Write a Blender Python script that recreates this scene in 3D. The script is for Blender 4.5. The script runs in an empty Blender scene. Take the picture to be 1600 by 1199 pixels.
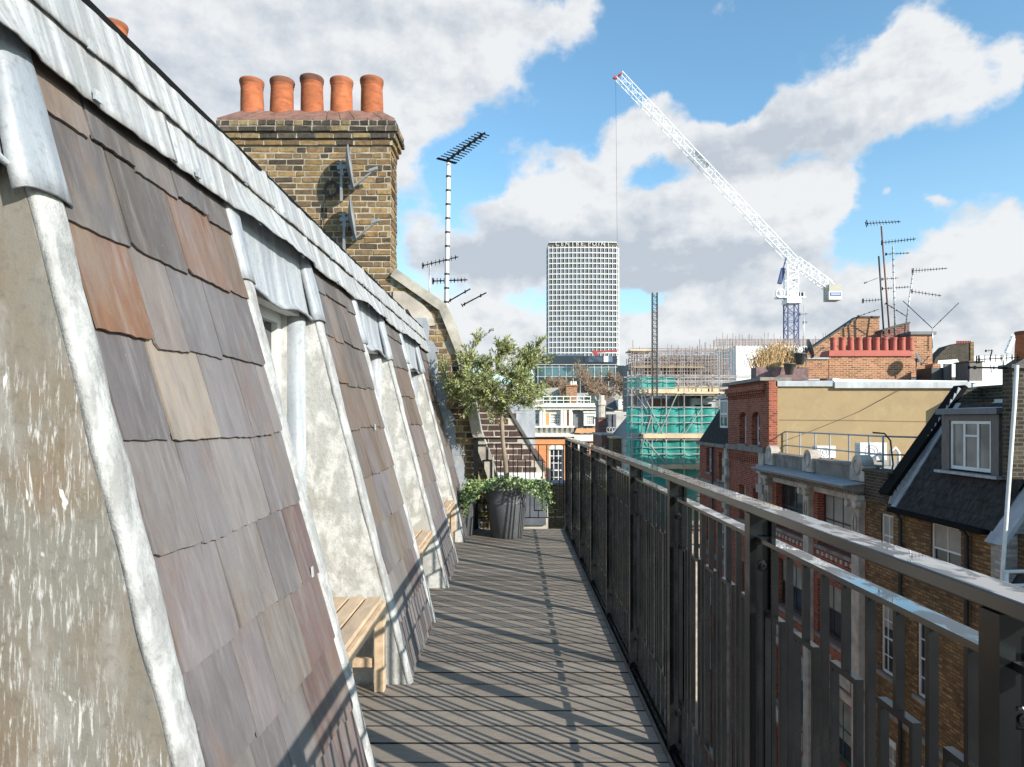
import bpy, bmesh, math, random
from mathutils import Vector, Matrix, noise as mn
R = math.radians
random.seed(7)
sc = bpy.context.scene
C = sc.collection
F = 1067.0                      # focal length in pixels of the 1600 px wide photograph
VX, VY, EYE = 803.0, 655.0, 1.36
# ------------------------------------------------------------------ camera
cam = bpy.data.cameras.new('camera'); camo = bpy.data.objects.new('camera', cam); C.objects.link(camo)
camo.location = (0, 0, EYE); camo.rotation_euler = (R(90), 0, 0)
cam.sensor_width = 36; cam.lens = 36 * F / 1600
cam.shift_x = -3 / 1600; cam.shift_y = 55 / 1600
cam.clip_start = .05; cam.clip_end = 6000
sc.camera = camo
# ------------------------------------------------------------------ light
SUN = Vector((.703, -.593, .39)).normalized()
sun = bpy.data.lights.new('sun', 'SUN'); suno = bpy.data.objects.new('sun', sun); C.objects.link(suno)
sun.energy = 4.8; sun.angle = R(.5); sun.color = (1, .945, .86)
suno.rotation_euler = (-SUN).to_track_quat('-Z', 'Y').to_euler(); suno.location = (10, -10, 20)
sc.view_settings.view_transform = 'Standard'; sc.view_settings.look = 'None'
sc.view_settings.exposure = .7; sc.view_settings.gamma = 1
# ------------------------------------------------------------------ node helpers
class NT:
    def __init__(s, nt): s.nt = nt; s.n = nt.nodes; s.l = nt.links
    def node(s, t, **kw):
        n = s.n.new(t)
        for k, v in kw.items(): setattr(n, k, v)
        return n
    def put(s, sock, v):
        if isinstance(v, bpy.types.NodeSocket): s.l.new(v, sock)
        elif v is not None:
            if isinstance(v, (tuple, list)) and len(v) == 3 and sock.type == 'RGBA': v = (*v, 1)
            sock.default_value = v
    def math(s, op, a, b=None, c=None, clamp=False):
        n = s.node('ShaderNodeMath', operation=op, use_clamp=clamp)
        s.put(n.inputs[0], a)
        if b is not None: s.put(n.inputs[1], b)
        if c is not None: s.put(n.inputs[2], c)
        return n.outputs[0]
    def mix(s, f, a, b, mode='MIX'):
        n = s.node('ShaderNodeMix', data_type='RGBA', blend_type=mode)
        s.put(n.inputs[0], f); s.put(n.inputs[6], a); s.put(n.inputs[7], b)
        return n.outputs[2]
    def mapr(s, v, a, b, c=0., d=1., smooth=False):
        n = s.node('ShaderNodeMapRange')
        if smooth: n.interpolation_type = 'SMOOTHSTEP'
        for i, x in enumerate((v, a, b, c, d)): s.put(n.inputs[i], x)
        return n.outputs[0]
    def coord(s): return s.node('ShaderNodeTexCoord').outputs['Object']
    def scale(s, v, sx, sy, sz, loc=(0, 0, 0)):
        n = s.node('ShaderNodeMapping'); s.put(n.inputs[0], v)
        n.inputs['Scale'].default_value = (sx, sy, sz); n.inputs['Location'].default_value = loc
        return n.outputs[0]
    def noise(s, v, scale, detail=4, rough=.55, dist=0):
        n = s.node('ShaderNodeTexNoise'); s.put(n.inputs['Vector'], v)
        n.inputs['Scale'].default_value = scale; n.inputs['Detail'].default_value = detail
        n.inputs['Roughness'].default_value = rough; n.inputs['Distortion'].default_value = dist
        return n.outputs[0]
    def wall_uv(s):                       # metres along the wall and up it, whichever way the wall faces
        v = s.coord(); x = s.node('ShaderNodeSeparateXYZ'); s.put(x.inputs[0], v)
        g = s.node('ShaderNodeNewGeometry'); nx = s.node('ShaderNodeSeparateXYZ'); s.put(nx.inputs[0], g.outputs['True Normal'])
        k = s.math('GREATER_THAN', s.math('ABSOLUTE', nx.outputs[0]), .6)
        m = s.node('ShaderNodeMix', data_type='FLOAT'); s.put(m.inputs[0], k); s.put(m.inputs[2], x.outputs[0]); s.put(m.inputs[3], x.outputs[1])
        c = s.node('ShaderNodeCombineXYZ'); s.put(c.inputs[0], m.outputs[0]); s.put(c.inputs[1], x.outputs[2])
        return c.outputs[0]
    def bump(s, h, strength, dist=.01):
        n = s.node('ShaderNodeBump'); s.put(n.inputs['Height'], h)
        n.inputs['Strength'].default_value = strength; n.inputs['Distance'].default_value = dist
        return n.outputs[0]
M = {}
def newmat(name):
    m = bpy.data.materials.new(name); m.use_nodes = True; M[name] = m
    t = NT(m.node_tree); return t, t.n['Principled BSDF']
def plain(name, col, rough=.7, var=.25, scale=6, metal=0, bump=.15, bscale=60, stretch=(1, 1, 1), spec=.5, detail=5):
    t, b = newmat(name); v = t.coord(); vs = t.scale(v, *stretch)
    n = t.noise(vs, scale, detail, .6)
    lo = tuple(c * (1 - var) for c in col); hi = tuple(min(1, c * (1 + var)) for c in col)
    t.put(b.inputs['Base Color'], t.mix(t.mapr(n, .3, .7), lo, hi))
    t.put(b.inputs['Roughness'], t.mapr(n, .3, .7, max(.02, rough - .1), min(1, rough + .1)))
    b.inputs['Metallic'].default_value = metal; b.inputs['Specular IOR Level'].default_value = spec
    if bump: t.put(b.inputs['Normal'], t.bump(t.noise(vs, bscale, 4), bump, .004))
    return M[name]
def brickmat(name, c1, c2, mortar, grime=.35, bw=.225, rh=.075, ms=.014, seed=0., dark=(.03, .027, .024), soot=.0):
    t, b = newmat(name); uv = t.wall_uv()
    br = t.node('ShaderNodeTexBrick'); t.put(br.inputs['Vector'], uv)
    br.inputs['Scale'].default_value = 1; br.inputs['Brick Width'].default_value = bw; br.inputs['Row Height'].default_value = rh
    br.inputs['Mortar Size'].default_value = ms; br.inputs['Mortar Smooth'].default_value = .3; br.inputs['Bias'].default_value = 0
    nb = t.noise(t.scale(uv, 4.4, 13.3, 1, (seed, seed, 0)), 1.0, 2, .8)
    nl = t.noise(t.scale(uv, 1, .6, 1, (seed, 0, 0)), .8, 5, .65)
    a = t.mix(t.mapr(nb, .35, .65), c1, c2)
    br.inputs['Color1'].default_value = (1, 1, 1, 1); br.inputs['Color2'].default_value = (.38, .36, .34, 1); br.inputs['Mortar'].default_value = (1, 1, 1, 1)
    brick = t.mix(1, a, br.outputs['Color'], 'MULTIPLY')
    col = t.mix(br.outputs['Fac'], brick, mortar)
    col = t.mix(t.math('MULTIPLY', t.mapr(nl, .45 - soot, .75 - soot), grime), col, dark)
    t.put(b.inputs['Base Color'], col); b.inputs['Roughness'].default_value = .9; b.inputs['Specular IOR Level'].default_value = .2
    h = t.math('SUBTRACT', t.noise(uv, 40, 4), t.math('MULTIPLY', br.outputs['Fac'], 1.5))
    t.put(b.inputs['Normal'], t.bump(h, .5, .008))
    return M[name]
def attrmat(name, rough=.8, var=.3, scale=30, bump=.4, stretch=(1, 1, 1), bdist=.004, spec=.3, bscale=None, stain=None):
    t, b = newmat(name); a = t.node('ShaderNodeAttribute', attribute_name='col')
    v = t.scale(t.coord(), *stretch); n = t.noise(v, scale, 6, .62)
    k = t.mapr(n, .28, .72, 1 - var, 1 + var)
    cc = t.node('ShaderNodeCombineColor'); [t.put(cc.inputs[i], k) for i in range(3)]
    col = t.mix(1, a.outputs['Color'], cc.outputs[0], 'MULTIPLY')
    if stain:
        for (c, sc_, st, lo, hi, amt) in stain:
            nn = t.noise(t.scale(t.coord(), *st), sc_, 6, .65, .4)
            col = t.mix(t.math('MULTIPLY', t.mapr(nn, lo, hi), amt), col, c)
    t.put(b.inputs['Base Color'], col); b.inputs['Roughness'].default_value = rough; b.inputs['Specular IOR Level'].default_value = spec
    t.put(b.inputs['Normal'], t.bump(t.noise(v, bscale or scale * 2, 6, .7), bump, bdist))
    return M[name]
# ------------------------------------------------------------------ world: clear sky with broken cloud
w = bpy.data.worlds.new('World'); sc.world = w; w.use_nodes = True
t = NT(w.node_tree); bg = t.n['Background']
sky = t.node('ShaderNodeTexSky', sky_type='NISHITA'); sky.sun_disc = False
sky.sun_elevation = math.asin(SUN.z); sky.sun_rotation = math.atan2(SUN.x, SUN.y)
sky.altitude = 50; sky.air_density = 1.0; sky.dust_density = .6; sky.ozone_density = 1.6
SKYV = .09
bg.inputs['Strength'].default_value = SKYV
d = t.node('ShaderNodeTexCoord').outputs['Generated']
sx = t.node('ShaderNodeSeparateXYZ'); t.put(sx.inputs[0], d)
az = t.math('ARCTAN2', sx.outputs[0], sx.outputs[1])
el = t.math('ARCTAN2', sx.outputs[2], t.math('SQRT', t.math('ADD', t.math('MULTIPLY', sx.outputs[0], sx.outputs[0]), t.math('MULTIPLY', sx.outputs[1], sx.outputs[1]))))
ae = t.node('ShaderNodeCombineXYZ'); t.put(ae.inputs[0], az); t.put(ae.inputs[1], el)
def AE(px, py):
    x = (px - VX) / F; z = (VY - py) / F
    return math.atan2(x, 1), math.atan2(z, math.hypot(x, 1))
# where the banks of cloud stand in the sky: px, py, half width, half height, weight
CL = [(250, 60, 420, 150, 1), (640, 60, 170, 90, .9), (800, 45, 110, 50, .75), (900, 10, 50, 25, .5), (560, 160, 170, 80, .7), (170, 210, 250, 200, .7), (690, 150, 60, 40, .4), (750, 110, 50, 35, .35),
      (1430, 60, 52, 62, 1.1), (1395, 120, 85, 50, 1), (1500, 145, 80, 38, .9), (1578, 100, 38, 38, 1), (1320, 165, 90, 48, .9), (1240, 190, 100, 36, .8), (1345, 215, 55, 26, .7), (1170, 215, 60, 26, .6),
      (990, 185, 52, 26, .9), (1055, 205, 70, 36, .95), (1110, 230, 60, 34, .8), (985, 230, 40, 22, .7), (1140, 165, 22, 8, .4), (975, 75, 28, 10, .45), (1005, 95, 18, 10, .45), (1140, 10, 40, 14, .5), (1045, 152, 26, 12, .5),
      (925, 285, 100, 50, 1), (830, 320, 100, 45, .95), (880, 375, 190, 55, 1.1), (1020, 350, 120, 55, 1), (1215, 295, 105, 60, 1.1), (1300, 310, 45, 26, .6), (1180, 370, 110, 48, 1.1), (1080, 420, 190, 40, 1), (790, 415, 140, 36, .9), (1120, 310, 90, 56, .8), (1300, 270, 60, 18, .4),
      (655, 350, 50, 70, .6), (640, 250, 35, 40, .5), (745, 490, 100, 38, 1), (640, 480, 60, 30, .5), (1055, 495, 75, 34, 1), (1120, 470, 60, 30, .7), (1000, 545, 900, 40, 1.2), (890, 520, 100, 26, .6), (1180, 500, 130, 36, .7),
      (1530, 372, 75, 44, 1.1), (1610, 400, 60, 60, 1), (1455, 420, 80, 40, 1.1), (1380, 430, 50, 30, .8), (1500, 465, 190, 42, 1.1), (1340, 490, 110, 36, .9), (1245, 440, 60, 34, .8), (1385, 298, 16, 10, .6), (1468, 310, 22, 9, .6), (1595, 320, 26, 12, .5), (1020, 285, 60, 22, -.7), (700, 275, 75, 55, -.6), (1000, 467, 70, 16, -.8), (1350, 355, 45, 50, -.5), (1240, 245, 60, 14, -.45), (960, 130, 60, 40, -.5), (1130, 135, 70, 40, -.5), (1560, 520, 140, 26, .9)]
DKB = [(430, 130, 330, 110, .42), (180, 200, 200, 150, .35), (560, 20, 200, 40, .35), (1240, 200, 110, 40, .9), (1330, 225, 70, 22, .6), (880, 392, 190, 40, 1.1), (1060, 435, 210, 34, 1.1), (760, 412, 120, 28, .9), (1000, 335, 90, 34, .5), (1110, 245, 80, 34, .8),
       (1500, 480, 190, 30, .7), (1210, 505, 150, 22, .7), (1000, 560, 900, 24, .45), (1450, 160, 60, 22, .4), (1180, 400, 90, 18, .6)]
w1 = t.node('ShaderNodeTexNoise'); t.put(w1.inputs['Vector'], ae.outputs[0]); w1.inputs['Scale'].default_value = 9; w1.inputs['Detail'].default_value = 5; w1.inputs['Roughness'].default_value = .6
def vm(op, a, b):
    n = t.node('ShaderNodeVectorMath', operation=op); t.put(n.inputs[0], a); t.put(n.inputs[1], b); return n.outputs['Value'] if op == 'DOT_PRODUCT' else n.outputs[0]
pos = vm('ADD', ae.outputs[0], vm('MULTIPLY', vm('SUBTRACT', w1.outputs['Color'], (.5, .5, .5)), (.10, .075, 0)))
def field(L):
    tot = None
    for (px, py, rx, ry, wt) in L:
        a0, e0 = AE(px, py); q = vm('MULTIPLY', vm('SUBTRACT', pos, (a0, e0, 0)), (F / rx / math.cos(a0) ** 2, F / ry, 0))
        g = t.math('POWER', .3679, vm('DOT_PRODUCT', q, q)); tot = t.math('MULTIPLY', g, wt) if tot is None else t.math('MULTIPLY_ADD', g, wt, tot)
    return tot
n1 = t.noise(t.scale(ae.outputs[0], 1, 1.35, 1, (2.3, .7, 0)), 11, 12, .60, .1)
n1s = t.noise(t.scale(ae.outputs[0], 1, 1.35, 1, (2.3 - .012, .7 - .022, 0)), 11, 8, .58, .1)
dens = t.math('ADD', field(CL), t.math('MULTIPLY', t.math('SUBTRACT', n1, .5), 1.9))
mask = t.mapr(dens, .38, .92, 0, 1, True)
n3 = t.noise(t.scale(ae.outputs[0], 1, 2.0, 1, (5, 5, 0)), 7, 6, .58)
shade = t.math('ADD', field(DKB), t.math('MULTIPLY', t.math('SUBTRACT', n1, n1s), 2.6))
shade = t.math('ADD', shade, t.mapr(n3, .35, .66, -.28, .2), clamp=True)
cl = t.mix(shade, (6.05, 6.15, 6.25), (3.75, 4.12, 4.62))
skyc = t.mix(1, sky.outputs[0], (1.35, 1.75, 1.75), 'MULTIPLY')
hz = t.mapr(el, 0, .35, .5, 0)
skyc = t.mix(hz, skyc, (4.3, 5.2, 6.2))
t.put(bg.inputs['Color'], t.mix(t.math('MULTIPLY', mask, .97), skyc, cl))
# ------------------------------------------------------------------ mesh builder
ORG = {}
class MB:
    def __init__(s, *mats): s.v = []; s.f = []; s.mi = []; s.c = []; s.col = (.5, .5, .5); s.m = 0; s.sm = False; s.smf = []
    def face(s, idx): s.f.append(idx); s.mi.append(s.m); s.c.append(s.col); s.smf.append(s.sm)
    def add(s, pts, faces):
        b = len(s.v); s.v.extend(Vector(p) for p in pts)
        for f in faces: s.face([b + i for i in f])
    def hexa(s, p): s.add(p, [(0, 3, 2, 1), (4, 5, 6, 7), (0, 1, 5, 4), (1, 2, 6, 5), (2, 3, 7, 6), (3, 0, 4, 7)])
    def box(s, x0, x1, y0, y1, z0, z1):
        s.hexa([(x0, y0, z0), (x1, y0, z0), (x1, y1, z0), (x0, y1, z0), (x0, y0, z1), (x1, y0, z1), (x1, y1, z1), (x0, y1, z1)])
    def beam(s, a, b, w, h=None, up=(0, 0, 1)):
        a = Vector(a); b = Vector(b); h = h or w; dd = (b - a).normalized(); u = Vector(up)
        if abs(dd.dot(u)) > .98: u = Vector((1, 0, 0))
        r = dd.cross(u).normalized() * w / 2; u2 = r.cross(dd).normalized() * h / 2
        s.hexa([a - r - u2, a + r - u2, a + r + u2, a - r + u2, b - r - u2, b + r - u2, b + r + u2, b - r + u2])
    def tube(s, pts, rad, n=6, cap=True):
        pts = [Vector(p) for p in pts]; rs = rad if isinstance(rad, (list, tuple)) else [rad] * len(pts)
        b = len(s.v); ref = None
        for i, p in enumerate(pts):
            dd = (pts[min(i + 1, len(pts) - 1)] - pts[max(i - 1, 0)])
            if dd.length < 1e-9: dd = Vector((0, 0, 1))
            dd.normalize()
            if ref is None: ref = Vector((1, 0, 0)) if abs(dd.x) < .8 else Vector((0, 1, 0))
            r = (ref - dd * ref.dot(dd)).normalized(); q = dd.cross(r); ref = r
            for k in range(n):
                a = 2 * math.pi * k / n; s.v.append(p + (r * math.cos(a) + q * math.sin(a)) * rs[i])
        for i in range(len(pts) - 1):
            for k in range(n):
                s.face([b + i * n + k, b + i * n + (k + 1) % n, b + (i + 1) * n + (k + 1) % n, b + (i + 1) * n + k])
        if cap:
            s.face([b + k for k in range(n)][::-1]); s.face([b + (len(pts) - 1) * n + k for k in range(n)])
    def lathe(s, prof, c, n=24):
        b = len(s.v)
        for r, z in prof:
            for k in range(n):
                a = 2 * math.pi * k / n; s.v.append(Vector((c[0] + r * math.cos(a), c[1] + r * math.sin(a), c[2] + z)))
        for i in range(len(prof) - 1):
            for k in range(n): s.face([b + i * n + k, b + i * n + (k + 1) % n, b + (i + 1) * n + (k + 1) % n, b + (i + 1) * n + k])
        s.face([b + k for k in range(n)][::-1]); s.face([b + (len(prof) - 1) * n + k for k in range(n)])
    def prism(s, poly, fn, d0, d1):       # poly of (u, z); fn(u, d, z) -> point
        n = len(poly); b = len(s.v)
        for dd in (d0, d1):
            for u, z in poly: s.v.append(Vector(fn(u, dd, z)))
        s.face([b + i for i in range(n)]); s.face([b + n + i for i in range(n)][::-1])
        for i in range(n): j = (i + 1) % n; s.face([b + i, b + n + i, b + n + j, b + j])
    def grid(s, fn, nu, nv):
        b = len(s.v)
        for j in range(nv + 1):
            for i in range(nu + 1): s.v.append(Vector(fn(i / nu, j / nv)))
        for j in range(nv):
            for i in range(nu):
                a = b + j * (nu + 1) + i; s.face([a, a + 1, a + nu + 2, a + nu + 1])
    def build(s, name, mats, parent=None, norm=True, bevel=0, smooth=None):
        if not isinstance(mats, (list, tuple)): mats = [mats]
        me = bpy.data.meshes.new(name); o0 = ORG.get(parent.name, Vector()) if parent else Vector()
        me.from_pydata([tuple(v - o0) for v in s.v], [], s.f)
        for m in mats: me.materials.append(M[m] if isinstance(m, str) else m)
        me.polygons.foreach_set('material_index', s.mi); me.polygons.foreach_set('use_smooth', s.smf if smooth is None else [smooth] * len(s.f))
        at = me.attributes.new('col', 'FLOAT_COLOR', 'CORNER'); buf = []
        for f, c in zip(s.f, s.c): buf.extend((c[0], c[1], c[2], 1) * len(f))
        at.data.foreach_set('color', buf)
        if norm:
            bm = bmesh.new(); bm.from_mesh(me); bmesh.ops.recalc_face_normals(bm, faces=bm.faces); bm.to_mesh(me); bm.free()
        me.update()
        o = bpy.data.objects.new(name, me); C.objects.link(o)
        if parent: o.parent = parent; ORG[o.name] = o0
        if bevel:
            md = o.modifiers.new('bevel', 'BEVEL'); md.width = bevel; md.segments = 2; md.limit_method = 'ANGLE'; md.angle_limit = R(40)
        return o
def split_build(mb, name, mats, parent, **kw):     # every separate piece its own part
    par = list(range(len(mb.v)))
    def find(i):
        while par[i] != i: par[i] = par[par[i]]; i = par[i]
        return i
    for f in mb.f:
        for j in f[1:]: par[find(j)] = find(f[0])
    gs = {}
    for k, f in enumerate(mb.f): gs.setdefault(find(f[0]), []).append(k)
    out = []
    for ks in gs.values():
        q = MB(); mp = {}
        for k in ks:
            for i in mb.f[k]:
                if i not in mp: mp[i] = len(q.v); q.v.append(mb.v[i])
            q.f.append([mp[i] for i in mb.f[k]]); q.mi.append(mb.mi[k]); q.c.append(mb.c[k]); q.smf.append(mb.smf[k])
        out.append(q.build(name, mats, parent, **kw))
    return out
def tag(o, label=None, cat=None, group=None, kind=None):
    if label: o['label'] = label
    if cat: o['category'] = cat
    if group: o['group'] = group
    if kind: o['kind'] = kind
    return o
def thing(name, label, cat, loc=(0, 0, 0), group=None):
    o = bpy.data.objects.new(name, None); C.objects.link(o); o.location = loc; o.empty_display_size = .2; ORG[o.name] = Vector(loc)
    return tag(o, label, cat, group)
def copy_tree(o, parent=None):
    c = o.copy(); C.objects.link(c); c.parent = parent
    for ch in [x for x in o.children]: copy_tree(ch, c)
    return c
def W(px, py, Y): return Vector(((px - VX) * Y / F, Y, EYE - (py - VY) * Y / F))
def wx(px, Y): return (px - VX) * Y / F
def wz(py, Y): return EYE - (py - VY) * Y / F
def FY(p): return lambda u, d, z: (u, p + d, z)         # wall facing the camera end of the street (-Y)
def FX(p): return lambda u, d, z: (p + d, u, z)         # wall facing our side of the street (-X)
def FXr(p): return lambda u, d, z: (p - d, u, z)        # wall facing +X
def fb(mb, fn, u0, u1, d0, d1, z0, z1):
    mb.hexa([fn(u0, d0, z0), fn(u1, d0, z0), fn(u1, d1, z0), fn(u0, d1, z0), fn(u0, d0, z1), fn(u1, d0, z1), fn(u1, d1, z1), fn(u0, d1, z1)])
def wall(mb, fn, u0, u1, z0, z1, ops, t=.3):
    us = sorted({u0, u1, *[a for o in ops for a in o[:2]]}); zs = sorted({z0, z1, *[a for o in ops for a in o[2:4]]})
    for i in range(len(us) - 1):
        run = None
        for j in range(len(zs) - 1):
            cu, cz = (us[i] + us[i + 1]) / 2, (zs[j] + zs[j + 1]) / 2
            solid = not any(o[0] < cu < o[1] and o[2] < cz < o[3] for o in ops)
            if solid:
                if run is None: run = zs[j]
                if j == len(zs) - 2: fb(mb, fn, us[i], us[i + 1], 0, t, run, zs[j + 1])
            else:
                if run is not None: fb(mb, fn, us[i], us[i + 1], 0, t, run, zs[j]); run = None
def window(parent, fn, u0, u1, z0, z1, cols=2, rows=2, fr='white_paint', rec=.12, bar=.03, edge=.06, mid=True, gl='glass', sill=None, arch=0, name='window'):
    m = MB(); d0, d1 = rec, rec + .06
    fb(m, fn, u0, u0 + edge, d0, d1, z0, z1); fb(m, fn, u1 - edge, u1, d0, d1, z0, z1)
    fb(m, fn, u0 + edge, u1 - edge, d0, d1, z0, z0 + edge * 1.2); fb(m, fn, u0 + edge, u1 - edge, d0, d1, z1 - edge, z1)
    for i in range(1, cols):
        u = u0 + (u1 - u0) * i / cols; fb(m, fn, u - bar / 2, u + bar / 2, d0 + .012, d1 - .01, z0 + edge * 1.2, z1 - edge)
    for j in range(1, rows):
        z = z0 + (z1 - z0) * j / rows; b = bar * 1.7 if (mid and j == rows // 2) else bar
        fb(m, fn, u0 + edge, u1 - edge, d0 + .006, d1 - .006, z - b / 2, z + b / 2)
    if arch:
        pl = [(u0 + edge, z1 - edge)] + [(u0 + edge + (u1 - u0 - 2 * edge) * (1 - math.cos(math.pi * k / 10)) / 2, z1 - edge + arch * math.sin(math.pi * k / 10)) for k in range(11)][1:]
        m.prism(pl, fn, d0 + .02, d1)
    o = m.build(name, fr, parent)
    g = MB(); fb(g, fn, u0 + edge * .5, u1 - edge * .5, d0 + .03, d0 + .038, z0 + edge * .5, z1 - edge * .5); g.build('pane', gl, o)
    if gl == 'glass' and u1 - u0 > .5 and random.random() < .55:
        k = random.uniform(.25, .7); q = MB(); fb(q, fn, u0 + edge, u1 - edge, d0 + .022, d0 + .027, z1 - edge - (z1 - z0) * k, z1 - edge); q.build('blind', 'blind', o)
    if sill:
        q = MB(); fb(q, fn, u0 - .08, u1 + .08, -.07, rec - .003, z0 - .1, z0 - .003); q.build('sill', sill, o)
    return o
def flemish(mb, fn, u0, u1, z0, z1, pal, inside=None, seed=1, L=.213, H=.1005, j=.0125, cr=.075, d=-.007, dk=.02, plain_=False):
    rr = random.Random(seed); z = z0; k = 0
    while z < z1 - .02:
        u = u0 - (0 if k % 2 else .16); i = 0
        while u < u1:
            ln = (L if (i % 2 == 0 or plain_ or rr.random() < .25) else H) + rr.uniform(-.006, .006)
            a, b = max(u, u0), min(u + ln, u1); zt = min(z + cr - j + rr.uniform(-.002, .002), z1)
            if b - a > .03 and (inside is None or inside((a + b) / 2, (z + zt) / 2)):
                c = rr.choice(pal); g = rr.uniform(.74, 1.2); mb.col = tuple(x * g for x in c)
                dd = d + rr.uniform(-.004, .006); e = .004
                p = lambda uu, q, zz: fn(uu + rr.uniform(-.005, .005), q + rr.uniform(-.003, .002), zz + rr.uniform(-.0045, .0045))
                mb.hexa([p(a + e, dd, z + e), p(b - e, dd, z + e), fn(b, dk, z), fn(a, dk, z), p(a + e, dd, zt - e), p(b - e, dd, zt - e), fn(b, dk, zt), fn(a, dk, zt)])
            u += ln + j; i += 1
        z += cr; k += 1
def lattice(mb, a, b, w, h, n, ch=.12, br=.07, tri=False, up=(0, 0, 1)):
    a = Vector(a); b = Vector(b); dd = (b - a).normalized(); u = Vector(up)
    if abs(dd.dot(u)) > .98: u = Vector((0, 1, 0))
    r = dd.cross(u).normalized(); q = r.cross(dd).normalized()
    offs = [r * -w / 2 + q * -h / 2, r * w / 2 + q * -h / 2, r * w / 2 + q * h / 2, r * -w / 2 + q * h / 2]
    if tri: offs = [r * -w / 2 + q * -h / 2, r * w / 2 + q * -h / 2, q * h / 2]
    for o in offs: mb.beam(a + o, b + o, ch)
    m = len(offs)
    for i in range(n):
        p, p2 = a.lerp(b, i / n), a.lerp(b, (i + 1) / n)
        for k in range(m):
            o1, o2 = offs[k], offs[(k + 1) % m]
            if i % 2: o1, o2 = o2, o1
            mb.beam(p + o1, p2 + o2, br); mb.beam(p + o1, p + o2, br)
def yagi(mb, a, b, n, el0, el1, th=.012, axis=None, refl=True):
    a = Vector(a); b = Vector(b); mb.beam(a, b, th * 1.8); dd = (b - a).normalized()
    ax = Vector(axis) if axis else dd.cross(Vector((0, 0, 1))).normalized()
    for i in range(n):
        p = a.lerp(b, (i + .3) / n); L = el0 + (el1 - el0) * i / n
        mb.beam(p - ax * L / 2, p + ax * L / 2, th)
        if i % 2 == 0: mb.beam(p - Vector((0, 0, .03)), p + Vector((0, 0, .03)), th * 2)
    if refl:
        q = ax.cross(dd).normalized()
        for k in (-2, -1, 1, 2): mb.beam(a + q * k * el0 * .13 - ax * el0 / 2, a + q * k * el0 * .13 + ax * el0 / 2, th)
        mb.beam(a - q * el0 * .28, a + q * el0 * .28, th)
# ------------------------------------------------------------------ materials
attrmat('slate', .62, .20, 6, .6, (2.2, 4, .6), .004, .4, 14, stain=[((.26, .24, .235), 4.5, (3, 7, .5), .5, .76, .5), ((.150, .085, .05), 2.6, (1.6, 3, .9), .52, .72, .6), ((.07, .06, .056), 4, (2, 4, .8), .55, .76, .5), ((.045, .04, .038), 16, (1, 1.4, 1), .66, .78, .5), ((.19, .155, .11), 1.9, (1.5, 2.5, 1), .55, .7, .5), ((.36, .33, .28), 70, (1, 1, 1), .64, .8, .5), ((.17, .165, .168), 1.6, (1, 1.6, .9), .45, .65, .4)])
attrmat('old_brick', .92, .4, 22, .8, (1, 1, 1), .006, .15, 60, stain=[((.045, .04, .035), 3, (1, 1, 1), .5, .75, .5), ((.24, .20, .14), 14, (1, 1, 1), .62, .8, .35)])
attrmat('board', .75, .3, 6, .35, (1.2, 40, 1), .002, .2, 30, stain=[((.19, .165, .14), 3, (1, 1.5, 1), .5, .8, .45), ((.05, .045, .04), 1.2, (1, 3, 1), .52, .7, .4)])
attrmat('leaf', .5, .2, 20, 0, spec=.35)
plain('mortar', (.31, .27, .205), .95, .35, 9, bump=.5, bscale=80)
attrmat('terracotta', .85, .32, 7, .35, (1, 1, 2.5), .004, .2, 40, stain=[((.10, .05, .035), 5, (1, 1, 1.6), .56, .78, .6), ((.46, .27, .17), 9, (1, 1, 3), .6, .8, .5)])
plain('tile_red', (.19, .10, .075), .85, .35, 9)
plain('concrete', (.34, .31, .26), .9, .35, 5, bump=.5, bscale=50)
plain('dark_stone', (.09, .08, .07), .9, .4, 5, bump=.4)
plain('white_paint', (.62, .62, .60), .5, .1, 4)
plain('teak', (.50, .365, .24), .55, .22, 9, stretch=(3, .8, 3), bump=.2, bscale=30)
plain('black_edge', (.008, .008, .008), .9, .3, 8, spec=.1)
plain('plastic_grey', (.20, .21, .22), .45, .2, 8)
plain('cable_black', (.03, .03, .03), .5, .2)
plain('steel_light', (.55, .55, .55), .4, .2, 10, metal=.5, bump=0)
plain('pole_brown', (.16, .07, .05), .6, .2)
plain('planter_grey', (.085, .088, .093), .55, .18, 5)
plain('soil', (.035, .025, .018), .95, .3, 20)
plain('bark', (.22, .17, .12), .9, .35, 14, stretch=(1, 1, .3), bump=.6)
plain('twig', (.24, .165, .11), .9, .25, 5, bump=0)
plain('asphalt', (.05, .05, .052), .9, .2, 3); plain('paving', (.2, .19, .175), .9, .2, 4)
attrmat('render_tan', .95, .2, 45, 1.0, (1, 1, 1), .01, .2, 60, stain=[((.25, .185, .11), .9, (1, 1, 1.4), .45, .7, .55), ((.40, .31, .19), 2.2, (1, 1, .7), .55, .75, .5), ((.16, .12, .08), 5, (1, 1, .4), .62, .8, .4), ((.12, .09, .06), 30, (1, 1, 1), .68, .76, .5)])
plain('roof_grey', (.17, .165, .155), .85, .3, 1.5); plain('roof_pale', (.36, .34, .30), .85, .25, 1.2)
plain('lead_dark', (.085, .09, .105), .5, .45, 3); plain('lead_grey', (.33, .34, .355), .55, .3, 3, stretch=(1, 1, .4))
plain('stone_pale', (.40, .35, .295), .85, .35, 3, bump=.3, bscale=30); plain('stone_grey', (.20, .178, .15), .9, .45, 2.5, bump=.4, bscale=30)
plain('stone_white', (.66, .63, .56), .8, .12, 2); plain('white_sheet', (.68, .68, .68), .8, .08, .3, bump=0)
plain('slate_dark', (.048, .044, .042), .95, .5, 6, stretch=(1, 2, 1), spec=.04); plain('slate_grey', (.16, .165, .17), .7, .25, 2)
plain('timber_grey', (.13, .115, .105), .8, .3, 6, stretch=(4, 4, .6)); plain('timber_board', (.55, .44, .28), .8, .2, 2)
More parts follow.
